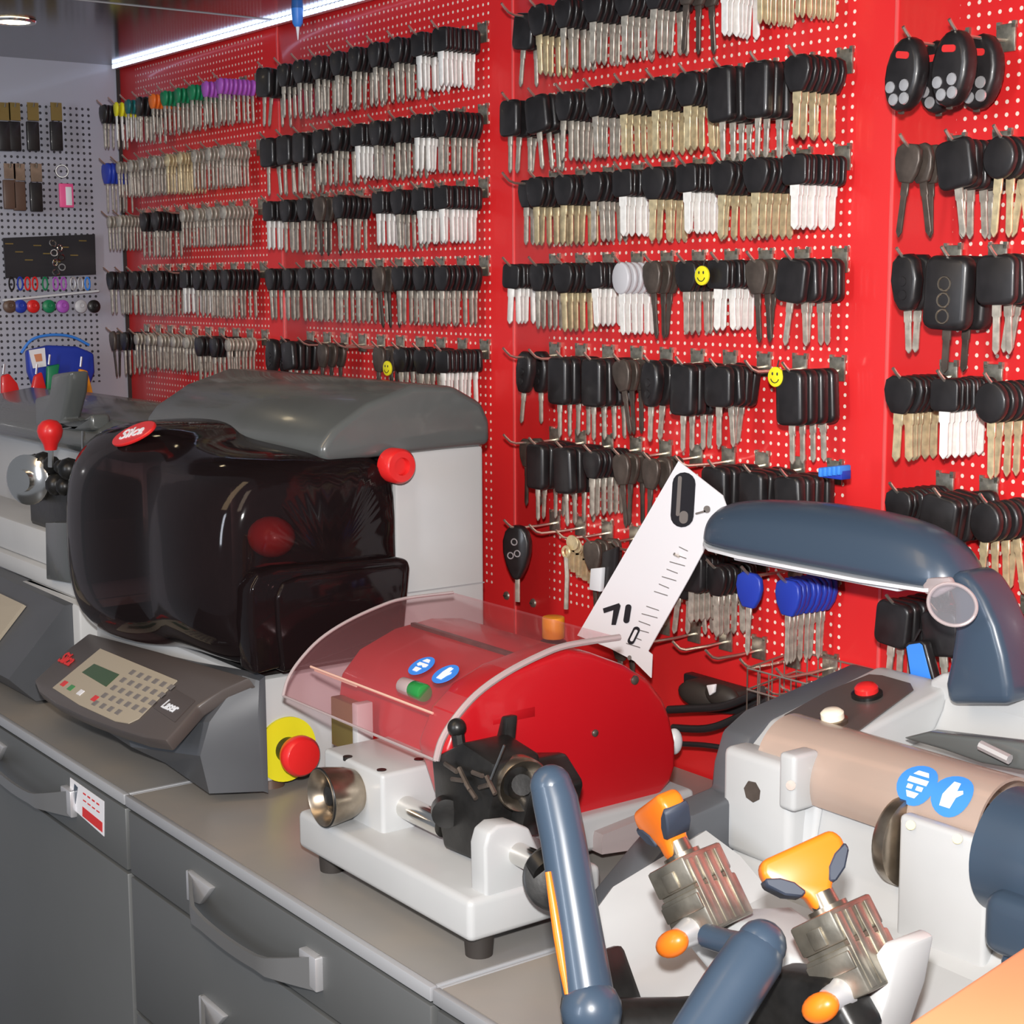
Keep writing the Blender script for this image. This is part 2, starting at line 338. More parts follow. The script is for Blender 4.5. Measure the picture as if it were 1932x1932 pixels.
# flatten the console top to one plane
o_ = P(230, 1290, 1, -.49)
r_ = (P(470, 1277, 1, -.445)-P(165, 1192, 1, -.445)).normalized(); f_ = (P(228, 1377, 1, -.540)-P(330, 1240, 1, -.445)).normalized()
N_ = r_.cross(f_).normalized(); N_ = N_ if N_.z > 0 else -N_
O_ = P(330, 1240, 1, -.445)+N_*.004
def onp(px, py, o=None, h=0.):
    o = (o or O_)+N_*h; d = FW+RX*((px-966)/FPX)-UY*((py-966+.93)/FPX); return CAM+d*((o-CAM).dot(N_)/d.dot(N_))
pan = [(64, 1283), (125, 1226), (168, 1193), (300, 1228), (470, 1277), (420, 1300), (372, 1330), (312, 1396), (270, 1390), (228, 1377), (160, 1352), (104, 1326), (72, 1303)]
MB().prism([onp(*q) for q in pan], -N_*.016, .003).build('console_top', 'panelbrown', T)
kp = [(100, 1298), (190, 1224), (335, 1284), (300, 1318), (262, 1356), (243, 1365), (218, 1361), (150, 1330)]
K = MB().prism([onp(*q, h=.0003) for q in kp], N_*.0012).build('keypad', 'keypad', T)
MB().prism([onp(*q, h=.0016) for q in ((155, 1268), (178, 1252), (225, 1272), (200, 1295))], N_*.0006).build('display', 'lcd', K)
def quad(px, py, dx, dy): return None
U_ = (onp(335, 1284)-onp(190, 1224)).normalized(); W_ = (onp(190, 1224)-onp(100, 1298)).normalized()
b = MB()
for r in range(5):
    for c in range(6 if r < 4 else 4):
        px = 250+c*14.5-r*17.5; py = 1268+c*5.6+r*14.5
        o = onp(px, py, h=.0016); b.prism([o-U_*.0052-W_*.0035, o+U_*.0052-W_*.0035, o+U_*.0052+W_*.0035, o-U_*.0052+W_*.0035], N_*.0008)
b.build('key_grid', 'keygrey', K)
for (px, py), m_, l_ in (((121, 1289), 'redplastic', 'red key'), ((134, 1297), 'greenlamp', 'green key'), ((152, 1306), 'white', 'white key'), ((179, 1317), 'redplastic', 'red key')):
    o = onp(px, py, h=.0016); MB().prism([o-U_*.006-W_*.004, o+U_*.006-W_*.004, o+U_*.006+W_*.004, o-U_*.006+W_*.004], N_*.0008).build('function_key', m_, K, l_)
L = MB().prism([onp(*q, h=.0003) for q in ((290, 1335), (330, 1300), (368, 1322), (330, 1362))], N_*.0008).build('name_plate', 'panelbrown', T)
text('Laser', .017, 'stickw', T, onp(322, 1332, h=.0013), U_, W_)
text('Silca', .024, 'red', T, onp(127, 1243, h=.0008), U_, W_)
# smoked hood: two lobes and a lower box at the hinge side
secs = []
for x, f, b0, zt_, zb_, n in ((.852, -.425, -.27, 1.215, 1.045, 2.4), (.860, -.445, -.255, 1.24, 1.018, 2.6), (.882, -.470, -.245, 1.266, 1.000, 2.9), (.92, -.486, -.24, 1.279, 1.0, 3.1), (.98, -.494, -.24, 1.284, 1.005, 3.1), (1.04, -.496, -.24, 1.286, 1.01, 3.1), (1.08, -.490, -.24, 1.285, 1.015, 3.1),
     (1.112, -.478, -.24, 1.280, 1.018, 3.1), (1.140, -.474, -.24, 1.272, 1.022, 3.3), (1.20, -.486, -.245, 1.270, 1.028, 2.9), (1.265, -.488, -.25, 1.268, 1.03, 2.8), (1.298, -.480, -.25, 1.266, 1.032, 2.8), (1.320, -.464, -.255, 1.262, 1.034, 2.8), (1.335, -.440, -.262, 1.254, 1.040, 2.8)):
    secs.append(ring(x, (f+b0)/2, (zt_+zb_)/2, abs(f-b0)/2, (zt_-zb_)/2, n, 40, 5))
H = MB().loft(secs).build('hood', 'hood', T, 'glossy smoked see-through hood', sub=1, sharp=70)
hb = [P(x, y, 0, 1.345) for x, y in ((477, 1272), (466, 1180), (466, 1110), (482, 1080), (520, 1068), (640, 1058), (745, 1050), (768, 1054), (771, 1070), (760, 1192))]
MB().prism([(p.x-.03, p.y, p.z) for p in hb], (.036, 0, 0), .006, 3, 20).build('hood_box', 'hood', T, sharp=50)
hb = [P(x, y, 0, 1.350) for x, y in ((530, 1268), (520, 1190), (517, 1125), (530, 1098), (560, 1086), (660, 1074), (745, 1065), (757, 1068), (760, 1080), (750, 1188))]
MB().prism([(p.x-.02, p.y, p.z) for p in hb], (.026, 0, 0), .005, 3, 20).build('hood_box', 'hood', T, sharp=50)
MB().lathe((1.335, -.262, 1.249), (1, 0, 0), [(-.012, .014), (-.01, .0195), (.008, .0195), (.011, .017), (.0112, .010), (.006, .009), (.006, .004)], 32).build('hinge_knob', 'redplastic', T, 'round red hinge knob')
MB().ball(P(512, 1012, 1, -.36), .026, (1.2, 1, .9)).build('cutting_head', 'redplastic', T)
MB().box(.92, 1.16, -.38, -.25, 1.0, 1.22, .01).build('inner_carriage', 'castblack', T)
# maker badge on the hood
bo = P(252, 819, 1, -.455); 
br = (P(290, 802, 1, -.43)-P(222, 838, 1, -.47)); 
bn = (CAM-bo).normalized(); br = (br-bn*br.dot(bn)).normalized(); bu = bn.cross(br)
bn = V((0, -.62, .78)).normalized(); br = V((1, 0, 0)); bu = bn.cross(br)
bo = V((P(255, 820, 1, -.452).x, -.452, 1.2745)); br2 = (br*.90+bu*.36).normalized(); bu2 = bn.cross(br2)
B_ = MB().prism([bo+br2*.036*math.cos(a)+bu2*.017*math.sin(a)*(1.15) for a in [k*math.pi/16 for k in range(32)]], bn*.004, .001, 1).build('badge', 'redplastic', T, 'red oval badge')
text('Silca', .024, 'stickw', T, bo+bn*.0045, br2, bu2)
MB().cyl((1.315, -.398, .946), (1.318, -.398, .946), .036, seg=40).build('stop_plate', 'yellow', T, 'round yellow plate')
S_ = MB().lathe((1.318, -.398, .946), (1, 0, 0), [(0, .014), (.016, .014)], 28).build('stop_collar', 'castblack', T)
MB().lathe((1.334, -.398, .946), (1, 0, 0), [(0, .014), (.002, .019), (.010, .022), (.018, .022), (.022, .019), (.0235, .012), (.024, .004)], 32).build('stop_button', 'redplastic', T, 'red mushroom stop button')
for x, y in ((1.29, -.405), (.90, -.405), (1.29, -.16), (.90, -.16)): MB().cyl((x, y, .8998), (x, y, .913), .016, .014, seg=20).build('foot', 'brown', T)

# ---------------------------------------------------------------- the machine at the far left
T = thing('key_machine', 'grey key cutting machine at the far left edge with red ball lever', 'key machine', (.4, -.26, .9))
MB().box(.17, .80, -.33, -.12, .905, 1.215, .008).build('body', 'mgrey', T)
MB().prism([(.13, y, z) for y, z in ((-.12, 1.212), (-.36, 1.212), (-.37, 1.235), (-.33, 1.262), (-.24, 1.275), (-.15, 1.265), (-.12, 1.25))], (.70, 0, 0), .014, 3, 20).build('top_cap', 'cap', T, sharp=50)
b = MB().loft([[(.22, -.42, .905), (.22, -.50, .905), (.22, -.535, .94), (.22, -.44, 1.03), (.22, -.42, 1.03)], [(.80, -.42, .905), (.80, -.49, .905), (.80, -.525, .94), (.80, -.445, 1.028), (.80, -.42, 1.03)]]); b.build('console', 'console', T, sharp=25)
def onf(px, py): return P(px, py, 1, -.48)
MB().prism([(.42, -.518, .958), (.70, -.515, .954), (.70, -.462, 1.013), (.42, -.460, 1.014)], (0, -.004, .003)).build('keypad', 'keypad', T)
MB().prism([(.50, -.503, .978), (.60, -.502, .977), (.60, -.480, 1.001), (.50, -.479, 1.002)], (0, -.006, .005)).build('display', 'lcd', T)
MB().box(.60, .822, -.435, -.15, .903, 1.03, .004).build('side_panel', 'mgrey', T)
MB().box(.20, .80, -.42, -.25, 1.03, 1.055, .004).build('slide_bed', 'mgrey', T)
MB().box(.20, .76, -.41, -.26, 1.055, 1.105, .006).build('slide', 'mgrey', T)
MB().prism([P(x, y, 1, -.43) for x, y in ((85, 985), (150, 985), (150, 1103), (87, 1092))], (0, .08, 0), .002).build('column', 'cap', T)
MB().lathe(P(48, 905, 1, -.425), (.55, -.83, 0), [(-.06, .02), (-.02, .034), (-.004, .036), (0, .03), (.002, .016), (.012, .016), (.013, .004)], 32).build('chuck', 'chrome', T, 'round chrome chuck')
b = MB()
for k in range(9): b.ball(P(66+k*8, 868+(k*37 % 70), 1, -.40), .010+.003*(k % 3), seg=10)
b.box(.55, .80, -.40, -.33, 1.10, 1.19, .01); b.build('vice', 'castblack', T)
MB().tube([P(96, 880, 1, -.43), P(96, 845, 1, -.43)], .004).build('lever_rod', 'chrome', T)
MB().lathe(P(96, 848, 1, -.43), (0, 0, 1), [(0, .008), (.008, .010), (.018, .0155), (.026, .0172), (.033, .0155), (.039, .010), (.041, .003)], 24).build('lever_ball', 'redplastic', T, 'red ball grip')
MB().prism([P(x, y, 1, -.36) for x, y in ((64, 750), (92, 742), (96, 705), (132, 700), (128, 742), (116, 790), (140, 800), (170, 780), (172, 812), (66, 812))], (0, .03, 0), .006, 3).build('lever_arm', 'cap', T)
MB().tube([P(157, 812, 1, -.40), P(157, 872, 1, -.40)], .0025).build('guide_pin', 'chrome', T)
for x, y in ((.2, -.45), (.76, -.42), (.2, -.15), (.76, -.15)): MB().cyl((x, y, .8998), (x, y, .906), .014, seg=16).build('foot', 'rubber', T)

# ---------------------------------------------------------------- red covered duplicator
T = thing('key_duplicator', 'light grey key duplicator with red cover and clear visor on the counter', 'key machine', (1.65, -.35, .9))
b = MB(); b.prism([(1.531, -.503, .9205), (1.815, -.503, .9205), (1.815, -.365, .9205), (1.712, -.365, .9205), (1.712, -.16, .9205), (1.531, -.16, .9205)], (0, 0, .0365), .006, 3); b.build('base', 'mwhite', T)
for x, y in ((1.555, -.48), (1.795, -.48), (1.555, -.19), (1.69, -.19)): MB().cyl((x, y, .8998), (x, y, .922), .0115, .013, seg=20).build('foot', 'rubber', T)
MB().box(1.532, 1.637, -.474, -.36, .950, 1.012, .004, 3).build('headstock', 'mwhite', T)
for px, py in ((656, 1427), (720, 1452), (790, 1432)):
    p = P(px, py, 2, 1.012); MB().cyl(p-V((0, 0, .003)), p+V((0, 0, .0006)), .0045, seg=14).build('screw_hole', 'castblack', T)
wc = P(630, 1510, 1, -.500)
W = MB().lathe((1.59, -.472, .985), (-.05, -1, 0), [(0, .019), (.006, .022), (.012, .024), (.030, .027), (.036, .0275), (.038, .026), (.034, .022), (.024, .019)], 40).build('hand_wheel', 'agedchrome', T)
MB().lathe((1.5887, -.490, .985), (-.05, -1, 0), [(0, .018), (.006, .017), (.008, .010), (.012, .009), (.013, .003)], 28).build('wheel_hub', 'castblack', W)
MB().torus((1.5885, -.5085, .985), (-.05, -1, 0), .0268, .0009, 40, 6).build('wheel_rim', 'castblack', W)
MB().cyl((1.636, -.449, .977), (1.70, -.449, .977), .0105, seg=24).build('guide_rod', 'chrome', T)
MB().cyl((1.79, -.452, .985), (1.85, -.452, .985), .0095, seg=24).build('guide_rod', 'chrome', T)
# carriage: black casting
b = MB()
b.prism([P(x, y, 1, -.455) for x, y in ((812, 1430), (870, 1400), (930, 1440), (930, 1500), (905, 1628), (836, 1600), (820, 1520))], (0, .05, 0), .004)
b.prism([P(x, y, 1, -.43) for x, y in ((900, 1440), (965, 1440), (1000, 1500), (985, 1560), (915, 1600), (880, 1560))], (0, .06, 0), .005)
b.ball(P(862, 1372, 1, -.44), .0085); b.tube([P(862, 1372, 1, -.44), P(868, 1420, 1, -.44)], .006)
b.prism([P(x, y, 1, -.41) for x, y in ((945, 1350), (957, 1352), (952, 1405), (958, 1440), (930, 1440), (934, 1395))], (0, .012, 0), .002)
b.lathe(P(842, 1532, 1, -.458), (1, -.6, 0), [(-.01, .013), (.004, .013), (.005, .006)], 20); b.build('carriage', 'castblack', T)
b = MB()
for k in range(7): b.tube([P(840+k*13, 1440+(k*29) % 50, 1, -.46), P(862+k*12, 1455+(k*17) % 60, 1, -.462)], .0022, 6)
b.build('carriage_screw', 'dark', T)
MB().tube([P(926, 1470, 1, -.462), P(952, 1405, 1, -.455)], .0011, 6).build('return_spring', 'chrome', T)
MB().lathe(P(975, 1470, 0, 1.775), (1, -.25, -.05), [(-.012, .012), (-.006, .020), (0, .0225), (.014, .0235), (.017, .022), (.013, .018), (.004, .012), (.003, .006), (.016, .005)], 36).build('clamp_wheel', 'agedchrome', T)
MB().cyl(P(955, 1500, 0, 1.74), P(985, 1480, 0, 1.80), .009, seg=16).build('clamp_shaft', 'castblack', T)
sp = [P(x, y, 0, 1.812) for x, y in ((917, 1700), (915, 1600), (922, 1572), (940, 1557), (975, 1553), (1000, 1562), (1062, 1700))]
MB().prism(sp, (-.022, 0, 0), .003, 3).build('end_bracket', 'mwhite', T)
MB().cyl(P(1048, 1655, 0, 1.852), P(1048, 1655, 0, 1.862), .0265, seg=36, bev=.003).build('stop_disc', 'castblack', T)
MB().cyl(P(1015, 1620, 0, 1.845), P(1030, 1640, 0, 1.855), .012, seg=24).build('stop_disc_hub', 'castblack', T)
# red cover
fc = [(1112, 1563), (985, 1575), (870, 1520), (838, 1420), (865, 1350), (905, 1305), (960, 1268), (1020, 1245), (1072, 1226), (1120, 1232), (1180, 1254), (1225, 1282), (1253, 1318), (1266, 1350), (1277, 1400), (1277, 1445), (1268, 1475), (1243, 1505), (1190, 1532)]
MB().prism([P(x, y, 0, 1.70) for x, y in fc], (-.045, 0, 0), .006, 3, 30).build('red_cover', 'redpaint', T, sharp=50)
for q, r in (((1122, 1382), .0035), ((1197, 1282), .0045), ((955, 1362), .0)):
    if r: MB().lathe(P(*q, 0, 1.70), (1, 0, 0), [(-.001, r), (.0015, r), (.0028, r*.6), (.003, r*.1)], 16).build('cover_screw', 'dark', T)
MB().prism([(1.440, y, z) for y, z in ((-.17, .957), (-.395, .957), (-.405, 1.02), (-.40, 1.055), (-.378, 1.078), (-.335, 1.094), (-.29, 1.099), (-.25, 1.094), (-.205, 1.05), (-.17, 1.0))], (.222, 0, 0), .004, 3).build('rear_housing', 'redpaint', T)
MB().box(1.45, 1.66, -.321, -.315, 1.0955, 1.0995, .0005).build('housing_seam', 'dark', T)
b = MB(); b.box(1.655, 1.70, -.40, -.345, 1.055, 1.072, .004); b.build('cover_lug', 'redpaint', T)
MB().prism([P(x, y, 0, 1.705) for x, y in ((1110, 1575), (1112, 1563), (1190, 1532), (1215, 1530), (1215, 1585), (1110, 1600))], (.02, 0, 0)).build('splash_plate', 'rim', T)
MB().box(1.445, 1.50, -.415, -.40, .985, 1.035, .001).build('brass_bracket', 'brassplate', T, 'dull brass bracket')
MB().box(1.512, 1.522, -.43, -.412, .99, 1.045, .001).build('slide_post', 'mgrey', T)
vc = [(-.458, 1.038), (-.452, 1.055), (-.438, 1.072), (-.415, 1.090), (-.384, 1.104), (-.345, 1.115), (-.312, 1.120), (-.25, 1.119)]
def smooth(pts, n=4):
    pts = [V(p) for p in pts]; q = []
    for i in range(len(pts)-1):
        p0 = pts[max(i-1, 0)]; p1 = pts[i]; p2 = pts[i+1]; p3 = pts[min(i+2, len(pts)-1)]
        for k in range(n): t = k/n; q.append(.5*((2*p1)+(p2-p0)*t+(2*p0-5*p1+4*p2-p3)*t*t+(3*p1-p0-3*p2+p3)*t**3))
    return q+[pts[-1]]
vs = smooth([(a, b_, 0) for a, b_ in vc]); out = []
for i, p in enumerate(vs):
    t_ = (vs[min(i+1, len(vs)-1)]-vs[max(i-1, 0)]).normalized(); out.append(p+V((t_.y, -t_.x, 0))*.0022)
prof = [(p.x, p.y) for p in vs]+[(p.x, p.y) for p in reversed(out)]
VZ = MB().prism([(1.425, y, z) for y, z in prof], (.275, 0, 0)).build('visor', 'visor', T, 'clear see-through visor', sharp=30)
MB().tube([(1.701, p.x, p.y) for p in vs], .0032, 8).build('visor_rim', 'rim', VZ)
MB().tube([(1.425, p.x, p.y) for p in vs], .0018, 8).build('visor_rim', 'rim', VZ)
MB().tube([(1.425, vs[0].x, vs[0].y), (1.70, vs[0].x, vs[0].y)], .0014, 6).build('visor_rim', 'rim', VZ)
MB().tube([(1.45, -.435, 1.066), (1.53, -.435, 1.066)], .0012, 6).build('cream_line_short', 'creamline', T)  # short thin cream line just inside the visor
MB().tube([(1.445, -.437, 1.069), (1.665, -.437, 1.069)], .0013, 6).build('cream_line_long', 'creamline', T)  # long thin cream line beside it
gl = P(782, 1300, 1, -.425); 
MB().cyl(gl-V((.020, 0, 0)), gl-V((.002, 0, 0)), .008, seg=20, bev=.001).build('lamp_socket', 'rim', T)
MB().cyl(gl-V((.002, 0, 0)), gl+V((.018, 0, 0)), .0085, seg=20, bev=.002).build('indicator_lamp', 'greenlamp', T, 'green indicator lamp')
for (px, py), kind in (((793, 1271), 0), ((838, 1284), 1)):
    i = min(range(len(vs)-1), key=lambda i: abs(vs[i].x+.411)); nn = V((0, (out[i]-vs[i]).x, (out[i]-vs[i]).y)).normalized(); nn = -nn if nn.y > 0 else nn
    if nn.z < 0: nn = -nn
    o = P(px, py, 1, -.411); o = V((o.x, vs[i].x, vs[i].y)); uu = V((1, 0, 0)); ww = nn.cross(uu); o += nn*.003
    S = MB().prism([o+uu*.0135*math.cos(a)+ww*.0135*math.sin(a) for a in [k*math.pi/14 for k in range(28)]], nn*.0006).build('warning_sticker', 'skyblue', VZ, 'round blue goggles sticker' if not kind else 'round blue glove sticker')
    b = MB()
    def pl(pts, h=.0007): b.prism([o+uu*x*.0135+ww*y*.0135+nn*h for x, y in pts], nn*.0004)
    if kind == 0: pl([(-.5, .25), (.55, .25), (.6, -.02), (.3, -.12), (0, .05), (-.3, -.12), (-.55, 0)]); pl([(-.35, -.25), (.35, -.25), (.25, -.65), (-.25, -.65)]); pl([(-.4, .4), (.4, .4), (.2, .7), (-.2, .7)])
    else: pl([(-.3, -.6), (.25, -.6), (.35, -.1), (.5, .15), (.4, .3), (.2, .15), (.15, .65), (-.05, .6), (-.1, .7), (-.28, .6), (-.4, .1)])
    b.build('pictogram', 'stickw', S)
# ---------------------------------------------------------------- white machine at the right
T = thing('duplicating_key_machine', 'white key cutting machine at right with blue-grey lamp arm and orange knobs', 'key machine', (2.05, -.3, .9))
sk = [(-.092, .902), (-.092, 1.098), (-.10, 1.101), (-.235, 1.080), (-.262, 1.066), (-.272, 1.040), (-.275, 1.018), (-.328, 1.012), (-.366, .985), (-.412, .951), (-.424, .925), (-.424, .902)]
MB().prism([(1.852, y, z) for y, z in sk], (.034, 0, 0), .004, 2, 20).build('side_skirt', 'console', T, 'dark grey side skirt')
bd = [(-.09, .905), (-.09, 1.102), (-.10, 1.104), (-.236, 1.078), (-.262, 1.058), (-.268, 1.010), (-.270, .985), (-.285, .965), (-.36, .935), (-.41, .918), (-.42, .905)]
MB().prism([(1.882, y, z) for y, z in bd], (.086, 0, 0), .005, 3, 20).build('body', 'mwhite', T, sharp=50)
bd2 = [(-.09, .905), (-.09, 1.104), (-.108, 1.104), (-.114, 1.085), (-.124, 1.070), (-.145, 1.061), (-.225, 1.060), (-.258, 1.046), (-.266, 1.010), (-.270, .985), (-.285, .965), (-.36, .935), (-.41, .918), (-.42, .905)]
MB().prism([(1.9675, y, z) for y, z in bd2], (.355, 0, 0), .003, 2, 20).build('tray_body', 'mwhite', T, sharp=50)
# front foot with folded flanks
b = MB(); b.loft([[(1.868, -.32, .905), (1.868, -.425, .905), (1.868, -.43, .935), (1.868, -.40, .96), (1.868, -.32, .985)],
   [(1.895, -.32, .903), (1.895, -.45, .903), (1.895, -.455, .945), (1.895, -.42, .975), (1.895, -.32, 1.0)],
   [(1.935, -.32, .903), (1.935, -.462, .903), (1.935, -.46, .935), (1.935, -.40, .975), (1.935, -.32, .99)],
   [(1.97, -.32, .903), (1.97, -.50, .903), (1.97, -.505, .935), (1.97, -.42, .955), (1.97, -.32, .97)],
   [(2.30, -.32, .903), (2.30, -.50, .903), (2.30, -.505, .93), (2.30, -.42, .95), (2.30, -.32, .965)]])
b.build('front_apron', 'mwhite', T, sharp=24)
MB().prism([(1.876, -.255, .972), (1.955, -.255, .972), (1.955, -.255, 1.062), (1.876, -.255, 1.062)], (0, -.030, 0), .007, 3).build('bearing_block', 'mwhite', T)
b = MB(); b.lathe(P(1422, 1492, 1, -.284), (.1, -1, 0), [(0, .0095), (.002, .009), (.002, .004)], 7); b.build('hex_socket', 'dark', T, 'dark hexagonal socket')
MB().box(1.948, 1.966, -.292, -.262, 1.028, 1.075, .004, 3).build('guard_lug', 'mwhite', T)
MB().cyl(P(1492, 1481, 1, -.292), P(1492, 1481, 1, -.2935), .004, seg=14).build('lug_screw', 'dark', T)
# sloping button panel
pa, pb, pc = V((1.879, -.105, 1.104)), V((1.962, -.105, 1.104)), V((1.890, -.236, 1.078))
uu = (pb-pa).normalized(); ww = (V((0, -.105, 1.104))-V((0, -.236, 1.078))).normalized(); nn = uu.cross(ww).normalized()
def onq(px, py, h=0.):
    o = pa+nn*h; d = FW+RX*((px-966)/FPX)-UY*((py-966+.93)/FPX); return CAM+d*((o-CAM).dot(nn)/d.dot(nn))
pl_ = [(1472, 1372), (1480, 1350), (1560, 1305), (1640, 1273), (1665, 1275), (1718, 1290), (1724, 1302), (1700, 1320), (1620, 1380), (1560, 1385)]
MB().prism([onq(*q, h=.0005) for q in pl_], nn*.0012, .0004, 1).build('button_panel', 'panelbrown', T)
r0 = onq(1636, 1312, .0015)
K = MB().lathe(r0, nn, [(0, .0135), (.003, .0135), (.004, .011)], 28).build('red_button', 'castblack', T, 'round red push button')
MB().lathe(r0+nn*.003, nn, [(0, .0102), (.005, .0102), (.0075, .008), (.0085, .003)], 24).build('button_top', 'redplastic', K)
r0 = onq(1572, 1362, .0015)
K = MB().lathe(r0, nn, [(0, .0125), (.003, .0125), (.004, .0105)], 28).build('cream_button', 'agedchrome', T, 'round cream push button')
MB().lathe(r0+nn*.003, nn, [(0, .0098), (.006, .0098), (.0085, .007), (.009, .002)], 24).build('button_top', 'cream', K)
# raised tray behind
ty = [(1.972, 1.1045), (1.985, 1.090), (2.01, 1.082)]
b = MB(); b.prism([(x, -.089, z) for x, z in ((1.955, 1.09), (2.32, 1.09), (2.32, 1.112), (2.02, 1.113), (1.965, 1.116), (1.950, 1.106))], (0, -.022, 0), .004, 3); b.build('tray_rim', 'mwhite', T)
b = MB(); b.prism([(2.02, -.101, 1.1135), (2.32, -.101, 1.1135), (2.32, -.10, 1.118), (1.99, -.10, 1.118)], (0, .010, 0), .001); b.build('tray_seal', 'rubber', T)
MB().prism([P(x, y, 1, -.190) for x, y in ((1700, 1392), (1750, 1380), (1850, 1392), (1960, 1405), (1960, 1460), (1850, 1440), (1780, 1415))], (0, .015, 0), .003, 3).build('brush_cover', 'cap', T)
MB().tube([P(1850, 1405, 1, -.20), P(1905, 1432, 1, -.20)], .004, 8).build('tracer_pin', 'satin', T)
# smoked cylindrical guard over the cutter, axis along the counter
gc = V((0, -.234, 1.047)); GR = .040
an = [math.radians(a) for a in range(20, 212, 8)]
o1 = [(gc.y+GR*math.cos(a), gc.z+GR*math.sin(a)) for a in an]; o2 = [(gc.y+(GR-.0025)*math.cos(a), gc.z+(GR-.0025)*math.sin(a)) for a in reversed(an)]
G = MB().prism([(1.905, y, z) for y, z in o1+o2], (.222, 0, 0)).build('cutter_guard', 'guard', T, 'smoked see-through cutter guard', sharp=30)
b = MB(); b.box(2.03, 2.055, gc.y-.02, gc.y+.02, 1.05, 1.08, .004); b.build('spindle_block', 'castblack', T)
MB().cyl((1.93, gc.y, 1.05), (2.15, gc.y, 1.05), .012, seg=20).build('spindle', 'agedchrome', T)
c_ = V((2.048, -.272, 1.030)); 
MB().lathe((2.050, -.262, 1.026), (1, 0, 0), [(0, .034), (.004, .036), (.012, .036), (.014, .033), (.014, .01)], 48).build('cutter_wheel', 'agedchrome', T)
for (px, py), kind in (((1730, 1478), 0), ((1796, 1496), 1)):
    # centre on the guard's front
    best = None
    for a in an:
        y = gc.y+GR*math.cos(a); z = gc.z+GR*math.sin(a); p = P(px, py, 1, y)
        e = abs(p.z-z)
        if best is None or e < best[0]: best = (e, a, p)
    a = best[1]; 
    uu2 = V((1, 0, 0)); R_ = .0172
    def gp(x, s, h):   # wrap onto the cylinder
        aa = a+s/GR; return V((x, gc.y+(GR+h)*math.cos(aa), gc.z+(GR+h)*math.sin(aa)))
    x0 = best[2].x; b = MB(); rows = []
    N = 24
    for j in range(5):
        rr = R_*(j+.001)/4; rows.append([gp(x0+rr*math.cos(k*2*math.pi/N), -rr*math.sin(k*2*math.pi/N), .0006) for k in range(N)])
    b.loft(rows, cap=False); S = b.build('warning_sticker', 'skyblue', G, 'round blue goggles sticker' if not kind else 'round blue glove sticker', sharp=80)
    b = MB()
    def pl2(pts):
        bb = bmesh.new(); bb.faces.new([bb.verts.new(gp(x0+x*R_, -y*R_, .0012)) for x, y in pts]); b._merge(bb)
    def chop(pts): pl2(pts)
    if kind == 0:
        chop([(-.5, .25), (.55, .25), (.55, .0), (-.5, .0)]); chop([(-.4, -.1), (-.1, -.1), (-.1, -.3), (-.4, -.3)]); chop([(.1, -.1), (.45, -.1), (.45, -.3), (.1, -.3)]); chop([(-.35, -.4), (.35, -.4), (.2, -.65), (-.2, -.65)]); chop([(-.4, .4), (.45, .4), (.3, .62), (-.25, .62)])
    else:
        chop([(-.35, -.6), (.2, -.6), (.3, -.1), (-.4, -.1)]); chop([(-.4, -.1), (.3, -.1), (.55, .15), (.45, .3), (.2, .2), (-.3, .2)]); chop([(-.3, .2), (.2, .2), (.15, .6), (-.2, .6)])
    b.build('pictogram', 'stickw', S)
# pillar plate and motor cap
MB().box(2.070, 2.150, -.290, -.277, .93, 1.056, .004, 3).build('pillar', 'mwhite', T)
MB().prism([(2.082, -.262, 1.03), (2.145, -.262, 1.03), (2.145, -.262, .95), (2.082, -.262, .95)], (0, -.008, 0)).build('pillar_face', 'mwhite', T) if 0 else None
for q in ((1718, 1556), (1806, 1582)): MB().cyl(P(*q, 1, -.290), P(*q, 1, -.293), .0035, seg=12).build('pillar_screw', 'brassplate', T)
MB().lathe((2.148, -.262, 1.045), (1, 0, 0), [(-.004, .040), (0, .046), (.18, .046)], 48).build('motor_cap', 'bluegrey', T, sharp=50)
MB().box(2.168, 2.30, -.322, -.25, .990, 1.035, .012, 4).build('motor_housing', 'bluegrey', T)
MB().box(2.180, 2.30, -.315, -.26, .955, .992, .006, 3).build('motor_skirt', 'bluegrey', T)
# work lamp on a curved arm
am = [(1803, 1072), (1833, 1092), (1856, 1130), (1878, 1180), (1893, 1235), (1903, 1290), (1905, 1330), (1785, 1330), (1779, 1290), (1790, 1240), (1796, 1190), (1795, 1140), (1780, 1095)]
MB().prism([P(x, y, 1, -.14) for x, y in am], (0, .045, 0), .008, 3, 25).build('lamp_arm', 'bluegrey', T, sharp=60)
secs = []
for x, zt_, hw, zb in ((1.690, 1.215, .012, 1.200), (1.698, 1.229, .026, 1.196), (1.715, 1.238, .034, 1.194), (1.76, 1.246, .038, 1.193), (1.84, 1.251, .039, 1.193), (1.91, 1.250, .039, 1.193), (1.95, 1.245, .038, 1.193), (1.975, 1.236, .034, 1.194), (1.992, 1.222, .026, 1.196), (1.999, 1.208, .012, 1.200)):
    r = []
    for k in range(24):
        a = math.pi*k/23; r.append((x, -.118-hw*math.cos(a), zb+(zt_-zb)*max(0, math.sin(a))**.8))
    secs.append(r)
MB().loft(secs).build('lamp_head', 'bluegrey', T, sub=1, sharp=60)
b = MB(); b.loft([[(x, -.118-hw*.99, zb-.0012), (x, -.118+hw*.99, zb-.0012), (x, -.118+hw*.99, zb+.0018), (x, -.118-hw*.99, zb+.0018)] for x, _, hw, zb in ((1.694, 0, .018, 1.2), (1.70, 0, .026, 1.196), (1.716, 0, .034, 1.194), (1.76, 0, .038, 1.193), (1.91, 0, .039, 1.193), (1.975, 0, .034, 1.194), (1.994, 0, .024, 1.197))])
b.build('lamp_rim', 'whitep', T, 'pale rim under the lamp head')
